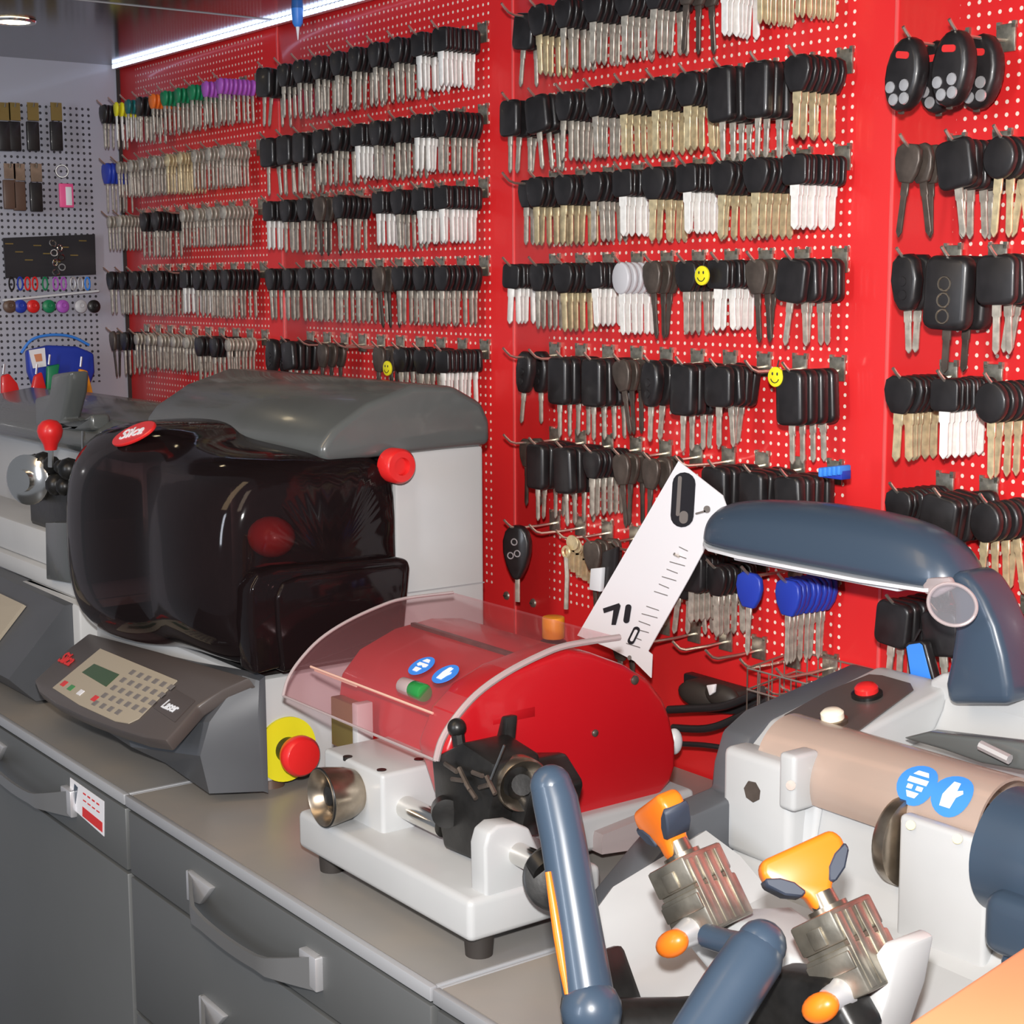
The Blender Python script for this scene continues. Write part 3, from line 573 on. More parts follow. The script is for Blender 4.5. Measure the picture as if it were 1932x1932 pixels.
MB().box(1.74, 1.94, -.142, -.098, 1.186, 1.192, .002).build('lamp_tube', 'whitep', T)
# magnifier
mo = P(1797, 1140, 1, -.165); mn = (V((.45, -.75, .35))).normalized(); mu = V((.75, .45, -.42)); mu = (mu-mn*mu.dot(mn)).normalized(); mv = mn.cross(mu)
b = MB(); b.prism([mo+mu*.0195*math.cos(a)+mv*.0165*math.sin(a) for a in [k*math.pi/20 for k in range(40)]], mn*.0025); L_ = b.build('magnifier', 'lens', T, 'clear oval magnifier')
b = MB(); b.tube([mo+mn*.0012+mu*.0195*math.cos(a)+mv*.0165*math.sin(a) for a in [k*math.pi/20 for k in range(41)]], .0016, 8); b.build('magnifier_rim', 'rim', L_)
MB().prism([P(x, y, 1, -.150) for x, y in ((1738, 1090), (1790, 1088), (1800, 1108), (1760, 1128), (1742, 1118))], (0, .006, 0), .002).build('magnifier_bracket', 'rim', L_)
# two clamps with butterfly knobs
def clamp(o, tilt, sc_, kn, rot):
    """o: base centre; local z = clamp axis"""
    F = Matrix.Translation(o) @ Matrix.Rotation(math.radians(rot), 4, 'Z') @ Matrix.Rotation(math.radians(tilt), 4, 'Y') @ Matrix.Scale(sc_, 4)
    K = MB(); K.box(-.019, .019, -.021, .021, -.012, .018, .002).box(-.0185, .0185, -.0205, .0205, .0205, .040, .002).box(-.016, .016, -.019, .019, .018, .0205)
    for k in range(4): K.box(.0185, .0198, -.018+.0096*k, -.0125+.0096*k, -.010, .037, .0006)
    K.box(-.0185, .0185, -.0225, -.020, .004, .015, .001); K.box(-.006, .006, -.0222, -.020, .022, .034, .001)
    K.xf(F); c = K.build('clamp', 'clampm', T, 'steel clamp jaw block')
    K = MB(); K.lathe((0, 0, .040), (0, 0, 1), [(0, .013), (.003, .013), (.003, .009), (.012, .0085)], 24).xf(F).build('clamp_nut', 'agedchrome', c)
    # knob: Y-shaped orange wing with dark inserts
    G_ = F @ Matrix.Translation((-.002, 0, .044)) @ Matrix.Rotation(math.radians(kn), 4, 'Z') @ Matrix.Scale(1.16, 4)
    w = [(-.006, -.002), (.006, -.002), (.0075, .007), (.013, .014), (.023, .020), (.0245, .028), (.021, .034), (-.021, .034), (-.0245, .028), (-.023, .020), (-.013, .014), (-.0075, .007)]
    K = MB(); K.prism([(x, -.0075, z) for x, z in w], (0, .015, 0), .0035, 3, 30).xf(G_); k_ = K.build('wing_knob', 'orangeknob', c, 'orange winged knob', sharp=50)
    for s in (-1, 1):
        K = MB(); K.prism([(s*x, -.0083, z) for x, z in ((.0065, .010), (.010, .0085), (.018, .013), (.0245, .021), (.0240, .025), (.016, .022), (.010, .017))], (0, .0166, 0), .001, 1).xf(G_); K.build('knob_insert', 'insert', k_, 'dark grip insert')
    K = MB(); K.ball((-.010, -.034, -.008), .011, (1.25, .8, .8)).xf(F); s_ = K.build('jaw_knob', 'orangeknob', c, 'small round orange knob')
    K = MB(); K.lathe((-.006, -.030, -.007), (.25, 1, .1), [(0, .008), (.010, .010), (.014, .010)], 20).xf(F); K.build('knob_washer', 'satin', c)
    return c
clamp(P(1338, 1722, 1, -.49), -35, 1.0, -22, 8)
clamp(P(1622, 1835, 1, -.49), -36, 1.0, 54, 6)
b = MB(); b.prism([P(x, y, 1, -.475) for x, y in ((1260, 1745), (1400, 1740), (1480, 1800), (1620, 1860), (1600, 1990), (1480, 1960), (1330, 1830))], (0, .05, 0), .006, 3)
b.build('carriage', 'mwhite', T)
MB().prism([P(x, y, 1, -.52) for x, y in ((1440, 1830), (1560, 1850), (1620, 1960), (1400, 1990), (1380, 1900))], (0, .03, 0), .008, 3).build('carriage_base', 'castblack', T)
MB().prism([P(x, y, 1, -.49) for x, y in ((1602, 1862), (1668, 1775), (1692, 1790), (1676, 1880), (1640, 1990), (1600, 1990))], (0, .035, 0), .003, 2).build('carriage_plate', 'mgrey', T)
# carriage lever (right) and long lever (left)
MB().tube([P(1335, 1765, 1, -.515), P(1390, 1780, 1, -.52), P(1440, 1775, 1, -.53)], .008, 16, 4).build('lever_joint', 'bluegrey', T)
lv = [P(1436, 1782, 1, -.545), P(1425, 1800, 1, -.55), P(1378, 1870, 1, -.57), P(1320, 1960, 1, -.60), P(1290, 2010, 1, -.615)]
MB().tube(lv, [.0150, .0180, .0185, .0180, .017], 28).build('carriage_lever', 'bluegrey', T)
MB().ball(lv[0], .0153).build('carriage_lever_end', 'bluegrey', T)
la = [P(1040, 1482, 1, -.585), P(1048, 1510, 1, -.585), P(1062, 1580, 1, -.588), P(1085, 1720, 1, -.595), P(1112, 1890, 1, -.602), P(1125, 1990, 1, -.607)]
MB().tube(la, [.0138, .0150, .0148, .0152, .0165, .019], 32).build('long_lever', 'bluegrey', T, 'long blue-grey lever with orange stripe')
MB().ball(la[0], .0140).build('lever_tip', 'bluegrey', T)
MB().ball(P(1116, 1905, 1, -.604), .0195, (1, 1, 1.0)).build('lever_pivot', 'bluegrey', T)
d_ = (la[4]-la[2]).normalized(); off = -RX*.0128-FW*.008
st = [P(1036, 1638, 1, -.592), P(1050, 1700, 1, -.595), P(1070, 1800, 1, -.60), P(1085, 1868, 1, -.603)]
def lvp(y): # point on the lever axis at image height y
    for p_, q_ in zip(la, la[1:]):
        a_, b2_ = Q(p_)[1], Q(q_)[1]
        if a_ <= y <= b2_: return p_+(q_-p_)*((y-a_)/(b2_-a_))
st = [lvp(y)-RX*.0128-FW*.0088 for y in (1640, 1700, 1760, 1820, 1868)]
MB().tube(st, [.0022, .0030, .0034, .0030, .0020], 10).build('lever_stripe', 'orangeknob', T, 'orange stripe')
# arm that carries the levers down to the machine
MB().prism([P(x, y, 1, -.54) for x, y in ((1060, 1830), (1095, 1800), (1140, 1930), (1150, 1975), (1060, 1975), (1050, 1900))], (0, .04, 0), .006, 2).build('lever_arm', 'castblack', T)
MB().tube([V((2.03, -.56, .950)), V((2.06, -.50, .945)), V((2.09, -.44, .945))], .020, 20).build('lever_shaft', 'castblack', T)
for x, y in ((1.90, -.12), (1.90, -.40), (2.28, -.12), (2.28, -.46)): MB().cyl((x, y, .8998), (x, y, .906), .014, seg=16).build('foot', 'rubber', T)

# orange board edge in the lower right corner
T = thing('carton', 'orange cardboard carton corner, blurred at the bottom right edge', 'box', (2.52, -.76, 0))
e0, e1 = V((2.4365, -.80, 0)), V((2.3985, -.588, 0)); s_ = (e1-e0).normalized(); q_ = V((s_.y, -s_.x, 0))
MB().prism([e0, e1, e1+q_*.2, e0+q_*.2], (0, 0, 1.140), .002).build('box_body', 'peach', T)
MB().prism([e0-q_*.003-s_*.003+V((0, 0, 1.13)), e1-q_*.003+s_*.003+V((0, 0, 1.13)), e1+q_*.203+s_*.003+V((0, 0, 1.13)), e0+q_*.203-s_*.003+V((0, 0, 1.13))], (0, 0, .016), .004, 3).build('lid', 'peach', T)
# ---------------------------------------------------------------- hooks and hanging keys
ROWZ = [1.768, 1.668, 1.577, 1.479, 1.373, 1.270, 1.167, 1.072]
ORD = ['first', 'second', 'third', 'fourth', 'fifth', 'sixth', 'seventh', 'eighth', 'ninth', 'tenth']
ROWN = ['top', 'second', 'third', 'fourth', 'fifth', 'sixth', 'seventh', 'lowest']
PANN = ['far left', 'left', 'middle', 'right']
HL = .079
def mk(build):     # mesh datablock from an MB, local coordinates
    o = build; me = o.data; C.objects.unlink(o); bpy.data.objects.remove(o); return me
b = MB(); b.box(-.010, .010, -.0035, -.0008, -.022, .002, .0008); b.box(-.010, -.006, -.0035, .004, -.002, .004); b.box(.006, .010, -.0035, .004, -.002, .004); BR = mk(b.build('bracket', 'steel'))
b = MB(); b.tube([(0, -.003, -.012), (0, -.030, -.013), (0, -.062, -.0125), (0, -.070, -.010), (0, -.076, -.005), (0, -.080, -.001)], .0016, 6); WR = mk(b.build('hook_wire', 'wire'))
def hook(p, r, i, X, Z):
    t = thing('peg_hook', 'steel peg hook, %s row, %s from left on the %s red panel' % (ROWN[r], ORD[i], PANN[p]), 'hook', (X, 0, Z), 'peg hooks on the red wall')
    for n, me in (('bracket', BR), ('hook_wire', WR)):
        o = bpy.data.objects.new(n, me); C.objects.link(o); o.parent = t
# key styles: head width, height, thickness, shape, head material, blade width, length, blade material, pitch along the hook
def headpts(w, h, kind):
    if kind == 'round': return [(w/2*math.sin(a), -h/2+h/2*math.cos(a)+.004) for a in [k*2*math.pi/18 for k in range(18)]]
    if kind == 'bow': return [(x, z+.004) for x, z in ((-.25*w, 0), (.25*w, 0), (.45*w, -.12*h), (.5*w, -.4*h), (.42*w, -.7*h), (.22*w, -h), (-.22*w, -h), (-.42*w, -.7*h), (-.5*w, -.4*h), (-.45*w, -.12*h))]
    if kind == 'fob': return [(x, z+.006) for x, z in ((-.2*w, 0), (.2*w, 0), (.42*w, -.12*h), (.5*w, -.45*h), (.40*w, -.8*h), (.2*w, -h), (-.2*w, -h), (-.40*w, -.8*h), (-.5*w, -.45*h), (-.42*w, -.12*h))]
    return [(x, z-h/2+.004) for x, z in rrect(w, h, min(w, h)*.22)]
ST = {
 'A': ('black-headed', (.031, .032, .0058, 'bow', 'black'), (.0100, .046, 'nickel'), .0085), 'B': ('black-headed', (.034, .034, .0066, 'bow', 'black'), (.0110, .046, 'brass'), .0092),
 'W': ('black-headed', (.030, .029, .0055, 'rect', 'black'), (.0115, .044, 'bright'), .0070), 'L': ('pale grey headed', (.030, .035, .006, 'round', 'lgrey'), (.0105, .046, 'bright'), .0085),
 'G': ('large black-headed', (.038, .042, .0095, 'rect', 'black'), (.0085, .044, 'nickel'), .0125), 'R': ('round black-headed', (.032, .036, .008, 'round', 'black'), (.0085, .050, 'brass'), .0115),
 'D': ('dark worn', (.028, .034, .006, 'bow', 'dark'), (.008, .050, 'dark'), .014), 'M': ('plain steel', (.022, .022, .0022, 'round', 'nickel'), (.0085, .042, 'nickel'), .0062),
 'Y': ('plain brass', (.022, .022, .0022, 'round', 'brass'), (.0085, .046, 'brass'), .0062), 'O': ('orange-headed', (.024, .024, .0045, 'bow', 'orange'), (.0085, .044, 'nickel'), .0075),
 'N': ('green-headed', (.024, .024, .0045, 'bow', 'green'), (.0085, .044, 'nickel'), .0075), 'P': ('purple-headed', (.024, .024, .0045, 'bow', 'purple'), (.0085, .044, 'nickel'), .0075),
 'T': ('teal-headed', (.024, .024, .0045, 'bow', 'teal'), (.0085, .044, 'nickel'), .0085), 'K': ('yellow-headed', (.022, .024, .0045, 'bow', 'yellow'), (.0085, .044, 'bright'), .0085), 'U': ('blue-headed', (.034, .036, .0065, 'bow', 'blue'), (.0075, .052, 'nickel'), .0072),
 'F': ('black remote', (.030, .050, .013, 'fob', 'black'), (.0085, .038, 'nickel'), .020), 'J': ('thick black-headed', (.034, .054, .0125, 'rect', 'black'), (.0080, .040, 'nickel'), .0142), 'H': ('boxy black remote', (.044, .064, .018, 'rect', 'black'), (.0085, .040, 'dark'), .030),
 'Q': ('big black remote', (.040, .064, .018, 'round', 'black'), (.0085, .004, 'dark'), .034),
}
BLN = dict(nickel='dull steel', brass='brass', bright='shiny silver', dark='dark')
HM, BM = {}, {}
QM = [mk(MB().prism([(x, -.0098, z-.012) for x, z in rrect(.015, .006, .0025)], (0, .002, 0)).build('red_mark', 'red'))]
b = MB()
for x, z in ((-.009, -.040), (.007, -.037), (-.003, -.050), (.009, -.048)): b.lathe((x, -.0085, z), (0, -1, 0), [(0, .0055), (.0015, .005), (.002, .001)], 14)
QM.append(mk(b.build('button_pad', 'satin')))
b = MB()
for x, z in ((0, -.020), (0, -.034), (0, -.048)): b.torus((x, -.0092, z), (0, 1, 0), .006, .0009, 18, 6)
QM.append(mk(b.build('button_pad', 'agedchrome')))
for k, (nm, (hw, hh, ht, kind, hm), (bw, bl, bm_), pt) in ST.items():
    b = MB(); b.prism([(x, -ht/2, z) for x, z in headpts(hw, hh, kind)], (0, ht, 0), ht*.28 if ht > .003 else .0004, 2 if ht > .005 else 1, 50)
    if kind == 'fob':
        for z in (-.018, -.030): b.lathe((0, -ht/2, z), (0, -1, 0), [(0, .0045), (.0008, .0042), (.001, .001)], 12)
    HM[k] = mk(b.build('head', hm, sharp=50))
    b = MB(); z0 = -hh+.006
    b.prism([(x, -.0011, z) for x, z in ((-bw/2, z0), (bw/2, z0), (bw/2, z0-bl*.25), (bw*.38, z0-bl*.28), (bw*.38, z0-bl*.9), (0, z0-bl), (-bw*.38, z0-bl*.9), (-bw*.38, z0-bl*.28), (-bw/2, z0-bl*.25))], (0, .0022, 0), .0004, 1)
    BM[k] = mk(b.build('blade', bm_))
#        per hook, left to right; '.' = bare hook
RUNS = {0: ['AKTAONNNPP', 'UMMMMYYMMM', 'MM.AA.MMMM', 'AAAAA.WAAA', 'DAMMMMMAAM'],
        1: ['GAAAAAAAWW', 'GGGAAWAAWA', 'WAADA.WAWW', 'AAAAAADAAA', 'FG.D..DAAW'],
        2: ['GBAAAADWYY', 'GGAABBBJJB', 'ABBAWBWBBW', 'WABWLDAWDG', 'F.JJDFJG.J', 'DJJADD.JJJ', '...D..GAUU', '....D.....'],
        3: ['.Y........', 'QQH.......', 'DGRG......', 'FHGG......', 'BWRG......', 'AGRG......', 'GGRG......', 'DGGG......']}
NK = {(3, 1): 1.6}
keys = []
rng = random.Random(3)
for p, rows in RUNS.items():
    for r, run in enumerate(rows):
        for i in range(10 if p < 3 else 4):
            X = p*.6+.086+.0504*i if p < 3 else 1.875+.049*i
            Z = ROWZ[r]
            q = Q((X, 0, Z))
            if q[0] > 1990: continue
            if p == 2 and r == 7 and i < 4: continue
            hook(p, r, i, X, Z)
            k = run[i]
            if k == '.': continue
            nm, hd, bl, pt = ST[k]
            y = -.0685+rng.uniform(0, .003)
            if p == 2 and i == 0 and r in (0, 2, 4, 5): y = -.044
            if p == 2 and r == 4 and i == 2: y = -.074
            stop = -.014 if (i == 9 or p == 3) else -.019
            nkeys = 0; big = rng.uniform(-.03, .03)
            while y < stop and nkeys < 8:
                if k == 'D' and nkeys > (1 if r == 7 else 2): break
                if k == 'U' and i == 8 and nkeys > 0: break
                if k in 'FQH' and nkeys > 1: break
                keys.append([p, r, i, k, X, y, Z-.0125, rng.gauss(big, .03 if k not in 'GDFQR' else .09), rng.gauss(0, .05), nkeys, rng.uniform(-.0012, .0012)])
                y += pt*rng.uniform(.92, 1.12); nkeys += 1
            keys[-1].append('last') if 0 else None
for k in keys:
    x, y_, z = Q((k[4], k[5], k[6]-.03)); k.append((-1 if -30 < x < 1960 and -120 < y_ < 1300 else 1, z, x))
order = sorted(range(len(keys)), key=lambda i: (keys[i][11][0], keys[i][11][1]))
ind = set(order[:296]); stuffH = {}
def kmat(k):
    return Matrix.Translation((k[4]+k[10], k[5], k[6])) @ Matrix.Rotation(k[7], 4, 'Y') @ Matrix.Rotation(k[8], 4, 'Z')
for n, k in enumerate(keys):
    p, r, i, st = k[:4]
    if n in ind:
        nm = ST[st][0]; kind = 'remote key' if st in 'FQH' else 'key blank'
        pos = '%s hook, %s row, %s panel' % (ORD[i], ROWN[r], PANN[p])
        lab = '%s %s, %s on %s' % (nm, kind, 'outermost' if k[9] == 0 else ORD[k[9]]+' from tip', pos)
        t = thing('key_blank' if kind == 'key blank' else 'remote_key', lab, 'key', (0, 0, 0), 'keys hanging on the %s panel' % PANN[p])
        t.matrix_world = kmat(k)
        for nm_, me in (('head', HM[st]), ('blade', BM[st]))+((('red_mark', QM[0]), ('button_pad', QM[1])) if st == 'Q' else ())+((('button_pad', QM[2]),) if st in 'H' else ()):
            o = bpy.data.objects.new(nm_, me); C.objects.link(o); o.parent = t
    else:
        for me in (HM[st], BM[st]): stuffH.setdefault(me.materials[0].name, []).append((me, kmat(k)))
bmx = bmesh.new(); mats = list(stuffH)
for mi, mn_ in enumerate(mats):
    for me, mt in stuffH[mn_]:
        n0 = len(bmx.verts); f0 = len(bmx.faces); bmx.from_mesh(me); bmx.verts.ensure_lookup_table(); bmx.faces.ensure_lookup_table()
        for v in bmx.verts[n0:]: v.co = mt @ v.co
        for f in bmx.faces[f0:]: f.material_index = mi
me = bpy.data.meshes.new('key_blanks'); bmx.to_mesh(me); bmx.free()
for mn_ in mats: me.materials.append(bpy.data.materials[mn_])
me.set_sharp_from_angle(angle=math.radians(50))
o = bpy.data.objects.new('key_blanks', me); C.objects.link(o); o['kind'] = 'stuff'; tag(o, 'dense rows of key blanks hanging on the far left and left red panels', 'keys')
# ---------------------------------------------------------------- single things on the red wall
def smiley(px, py, y, lab):
    o = P(px, py, 1, y); t = thing('smiley_tag', lab, 'tag', o)
    MB().cyl(o, o-V((0, .003, 0)), .0098, seg=28, bev=.0006).build('disc', 'yellow', t)
    b = MB(); b.ball(o+V((-.0032, -.0032, .003)), .0012, (1, .4, 1.4), 8).ball(o+V((.0032, -.0032, .003)), .0012, (1, .4, 1.4), 8)
    b.tube([o+V((.0055*math.cos(a), -.0032, .0055*math.sin(a)-.0002)) for a in [math.radians(200+14*k) for k in range(11)]], .0005, 5); b.build('face', 'ink', t)
    MB().tube([o+V((0, 0, .0095)), o+V((0, .002, .016))], .0008, 5).build('tag_cord', 'black', t)
smiley(1327, 519, -.078, 'yellow smiling face tag on the fourth row of the middle red panel')
smiley(1466, 710, -.070, 'yellow smiling face tag on the fifth row of the middle red panel')
smiley(733, 694, -.080, 'small yellow round tag above the hooded machine on the left red panel')
o = P(1568, 890, 1, -.082); t = thing('blue_clip', 'bright blue ribbed clip above the lamp, right end of sixth row', 'clip', o)
b = MB()
for k in range(5): b.box(o.x-.013+.0056*k, o.x-.0085+.0056*k, o.y-.004, o.y+.012, o.z-.0055+.001*k, o.z+.0035+.001*k, .0015)
b.build('ribs', 'skyblue', t); MB().box(o.x-.013, o.x+.014, o.y-.001, o.y+.012, o.z-.006, o.z+.003, .001).build('spine', 'blue', t)
# oval remote on the first hook of the seventh row
X = 1.286; o = V((X, -.060, 1.155)); t = thing('remote_key', 'oval black remote key hanging alone beside the hooded machine', 'key', o)
b = MB(); pts = [(.0, .0), (.008, -.001), (.0145, -.008), (.018, -.020), (.0175, -.034), (.013, -.050), (.007, -.062), (.004, -.067), (-.004, -.067), (-.007, -.062), (-.013, -.050), (-.0175, -.034), (-.018, -.020), (-.0145, -.008), (-.008, -.001)]
F = Matrix.Translation(o) @ Matrix.Rotation(math.radians(28), 4, 'Z')
b.prism([(x, -.007, z+.003) for x, z in pts], (0, .014, 0), .004, 3, 30).xf(F); b.build('shell', 'black', t, sharp=60)
for x, z in ((-.001, -.017), (.003, -.031), (-.006, -.034)):
    b = MB(); b.torus((x, -.0072, z), (0, 1, 0), .0038, .0008, 16, 6).xf(F); b.build('button', 'satin', t)
b = MB(); b.box(-.003, .003, -.001, .001, -.092, -.062, .0004).xf(F); b.build('blade', 'nickel', t)
# brass bunch and long thin key
o = P(1086, 1010, 1, -.055); t = thing('brass_key_bunch', 'small bunch of brass keys hanging beside the oval black remote', 'keys', o)
for k in range(6):
    q_ = o+V((.002*(k % 3), .006*k-.012, -.004*k)); b = MB(); b.prism([(q_.x+.011*math.sin(a)+.008*math.cos(k), q_.y, q_.z-.006+.009*math.cos(a)) for a in [j*math.pi/7 for j in range(14)]], (0, .002, 0), .0004, 1).box(q_.x-.004, q_.x+.003, q_.y, q_.y+.0018, q_.z-.038, q_.z-.012); b.build('key', 'brass', t)
o = P(1068, 1050, 1, -.07); t = thing('long_key', 'long thin pale key hanging between black remote and paper card', 'key', o)
MB().tube([o, P(1070, 1085, 1, -.07), P(1068, 1148, 1, -.07)], .0028, 8).build('shaft', 'nickel', t); MB().torus(o+V((0, 0, .006)), (0, 1, 0), .006, .0018, 18, 6).build('bow', 'brass', t)
o = P(1124, 1090, 1, -.09); t = thing('label_fob', 'small white plastic fob peeking out left of the paper card', 'fob', o)
b = MB(); b.prism([P(x, y, 1, -.09) for x, y in ((1114, 1072), (1135, 1070), (1132, 1116), (1111, 1112))], (0, .006, 0), .001); b.build('case', 'whitep', t); MB().prism([P(x, y, 1, -.084) for x, y in ((1134, 1040), (1162, 1030), (1158, 1100), (1133, 1112))], (0, .008, 0), .003).build('strap', 'black', t)
# paper card with printed key pictures
yc = -.0905; t = thing('paper_card', 'tilted white paper card with printed black remote key pictures', 'paper', P(1090, 1200, 1, yc))
MB().prism([P(x, y, 1, yc) for x, y in ((1280, 869), (1363, 934), (1371, 957), (1300, 1090), (1222, 1228), (1230, 1234), (1228, 1278), (1196, 1246), (1150, 1222), (1089, 1198))], (0, .0012, 0)).build('sheet', 'white', t)
def pr(pts, m_, nm, h=.0006, th=.0005, lab=None): return MB().prism([P(x, y, 1, yc-h) for x, y in pts], (0, -th, 0)).build(nm, m_, t, lab)
def caps(cx, cy, w_, h_, an_, n=9):
    out = []
    for k in range(2*n):
        a = math.pi*k/(n-1) if k < n else math.pi+math.pi*(k-n)/(n-1)
        x = w_/2*math.cos(a); y = -(w_/2*math.sin(a))+(-(h_-w_)/2 if k < n else (h_-w_)/2)
        c_, s_ = math.cos(an_), math.sin(an_); out.append((cx+x*c_-y*s_, cy+x*s_+y*c_))
    return out
K = pr(caps(1289, 942, 43, 104, .06), 'ink', 'remote_picture', lab='large black remote picture')
MB().prism([P(x, y, 1, yc-.0012) for x, y in caps(1281, 935, 7, 76, .06)], (0, -.0003, 0)).build('picture_shine', 'keygrey', K)
MB().prism([P(x, y, 1, yc-.0012) for x, y in caps(1290, 975, 16, 24, .06)], (0, -.0003, 0)).build('picture_button', 'keygrey', K)
pr([(1138, 1147), (1168, 1137), (1171, 1142), (1162, 1178), (1154, 1178), (1158, 1150), (1140, 1156)], 'ink', 'key_picture')
pr(caps(1184, 1157, 11, 36, .15), 'ink', 'key_picture'); pr(caps(1196, 1198, 13, 36, .45), 'ink', 'key_picture'); MB().prism([P(x, y, 1, yc-.0012) for x, y in caps(1196, 1198, 6, 24, .45)], (0, -.0003, 0)).build('key_picture', 'white', t)
pr(caps(1334, 960, 12, 14, 0), 'keygrey', 'key_picture'); pr(caps(1322, 966, 4, 20, 1.3), 'keygrey', 'key_picture'); pr(caps(1188, 1240, 7, 9, 0), 'keygrey', 'key_picture')
b = MB()
for k in range(14):
    x = 1285-k*7.5; y = 1030+k*14; w_ = 18+(k*7 % 16)
    if k == 7: continue
    b.prism([P(x-w_*.2, y, 1, yc-.0006), P(x+w_*.7, y+8, 1, yc-.0006), P(x+w_*.7, y+9.6, 1, yc-.0006), P(x-w_*.2, y+1.6, 1, yc-.0006)], (0, -.0003, 0))
b.build('printed_text', 'keygrey', t)
# bundle of dark keys on the long hook before the card
X = P(1335, 1050, 1, -.05).x
t = thing('peg_hook', 'long dark hook poking out in front of the white paper card', 'hook', (X, 0, 1.15), 'peg hooks on the red wall')
hp = [P(1272, 1044, 0, X), P(1280, 1049, 0, X), P(1300, 1049, 0, X)]
MB().tube([V((X, -.001, hp[2].z+.004))]+hp[::-1], .0016, 6).build('hook_wire', 'wire', t); MB().box(X-.010, X+.010, -.0035, -.0008, hp[2].z-.010, hp[2].z+.014, .0008).build('bracket', 'steel', t)
for k in range(8):
    y = hp[2].y+.004+k*.0078
    t = thing('key_blank', 'dark grey ridged key, %s in the bundle right of the paper card' % (['outermost']+ORD[1:])[k], 'key', (X, y, hp[2].z), 'dark ridged keys beside the paper card')
    for nm_, me in (('head', HM['G']), ('blade', BM['A'])):
        o = bpy.data.objects.new(nm_, me); C.objects.link(o); o.parent = t
# blue fob low on the right panel
t = thing('blue_fob', 'bright blue rectangular fob with black edge below the lamp', 'fob', P(1735, 1245, 1, -.085))
MB().prism([P(x, y, 1, -.085) for x, y in ((1706, 1217), (1712, 1211), (1738, 1208), (1745, 1213), (1764, 1284), (1760, 1292), (1722, 1290), (1716, 1284))], (0, .010, 0), .002).build('case', 'black', t)
MB().prism([P(x, y, 1, -.086) for x, y in ((1711, 1219), (1716, 1215), (1736, 1212), (1741, 1216), (1758, 1282), (1754, 1286), (1725, 1285), (1720, 1280))], (0, -.001, 0), .0004, 1).build('face', 'skyblue', t, 'bright blue face')
MB().tube([P(1722, 1212, 1, -.08), V((P(1722, 1200, 1, -.08).x, -.07, P(1722, 1200, 1, -.08).z+.005))], .0012, 6).build('loop', 'black', t)
# pencil shaped pen hanging from the ceiling
o = V((.70, -.035, 1.84)); o = P(561, 20, 1, -.035); t = thing('pen', 'white and blue pen hanging down from the light strip', 'pen', (o.x, -.035, 1.80))
zz = [P(561, y, 1, -.035).z for y in (50, 15, 75)]
MB().cyl((o.x, -.035, zz[1]), (o.x, -.035, 1.8395), .0078, seg=20).build('barrel', 'white', t)
MB().lathe((o.x, -.035, zz[0]), (0, 0, 1), [(0, .0045), (.005, .0075), (zz[1]-zz[0], .0085)], 20).build('cap', 'skyblue', t, 'blue tip'); MB().lathe((o.x, -.035, zz[2]), (0, 0, 1), [(0, .0006), (zz[0]-zz[2], .003)], 12).build('point', 'white', t)
# power lead, strip and plug in the gap behind the duplicator
t = thing('power_strip', 'black power strip lying at the wall behind the red duplicator', 'power strip', (1.62, -.03, .90))
MB().prism([P(x, y, 1, -.015) for x, y in ((1288, 1268), (1436, 1310), (1436, 1350), (1330, 1345), (1288, 1300))], (0, .014, 0), .003).build('housing', 'cable', t)
b = MB(); b.ball(P(1318, 1310, 1, -.04), .018, (1.7, .6, .8)).ball(P(1362, 1312, 1, -.04), .016, (1.5, .7, .8)).box(*sorted((P(1295, 1300, 1, -.04).x, P(1385, 1300, 1, -.04).x)), -.045, -.012, 1.005, 1.02, .004); b.build('plug', 'rubber', t)
MB().prism([P(x, y, 1, -.056) for x, y in ((1332, 1292), (1348, 1290), (1346, 1306), (1338, 1312))], (0, .004, 0), .001).build('label', 'white', t)
t = thing('power_cable', 'black cables running low along the red wall behind the duplicator', 'cable', (1.60, -.03, .93))
MB().tube([P(1262, 1338, 1, -.05), P(1300, 1336, 1, -.05), P(1370, 1330, 1, -.05), P(1440, 1300, 1, -.05)], .0045, 10, 5).build('cord', 'cable', t)
MB().tube([P(1270, 1372, 1, -.05), P(1330, 1374, 1, -.05), P(1380, 1358, 1, -.05), P(1450, 1320, 1, -.05)], .0042, 10, 5).build('cord', 'cable', t)
MB().tube([P(1275, 1402, 1, -.05), P(1330, 1405, 1, -.05), P(1400, 1415, 1, -.05)], .003, 8, 4).build('cord', 'cable', t)
MB().ball(P(1272, 1398, 1, -.08), .009, (1, 1, 1.6)).build('white_plug', 'whitep', t)
# orange capped can behind the duplicator
o = P(1044, 1185, 1, -.10); t = thing('spray_can', 'orange capped can standing behind the red duplicator', 'can', (o.x, -.10, .9))
MB().cyl((o.x, -.10, .8998), (o.x, -.10, o.z-.014), .0155, seg=28, bev=.002).build('can', 'cable', t); MB().cyl((o.x, -.10, o.z-.011), (o.x, -.10, o.z+.014), .0130, seg=28, bev=.0015).build('cap', 'wood', t, 'orange cap')
for px, py, nm in ((955, 1123, 'left'), (1005, 1137, 'right')):
    o = P(px, py, 1, -.001); t = thing('wall_screw', 'small %s screw head on the red wall above the clear visor' % nm, 'screw', o); MB().lathe(o+V((0, .001, 0)), (0, -1, 0), [(0, .006), (.002, .005), (.003, .002)], 14).build('head', 'steel', t); MB().box(o.x-.003, o.x+.003, -.0042, -.003, o.z-.0005, o.z+.0005).build('slot', 'dark', t)
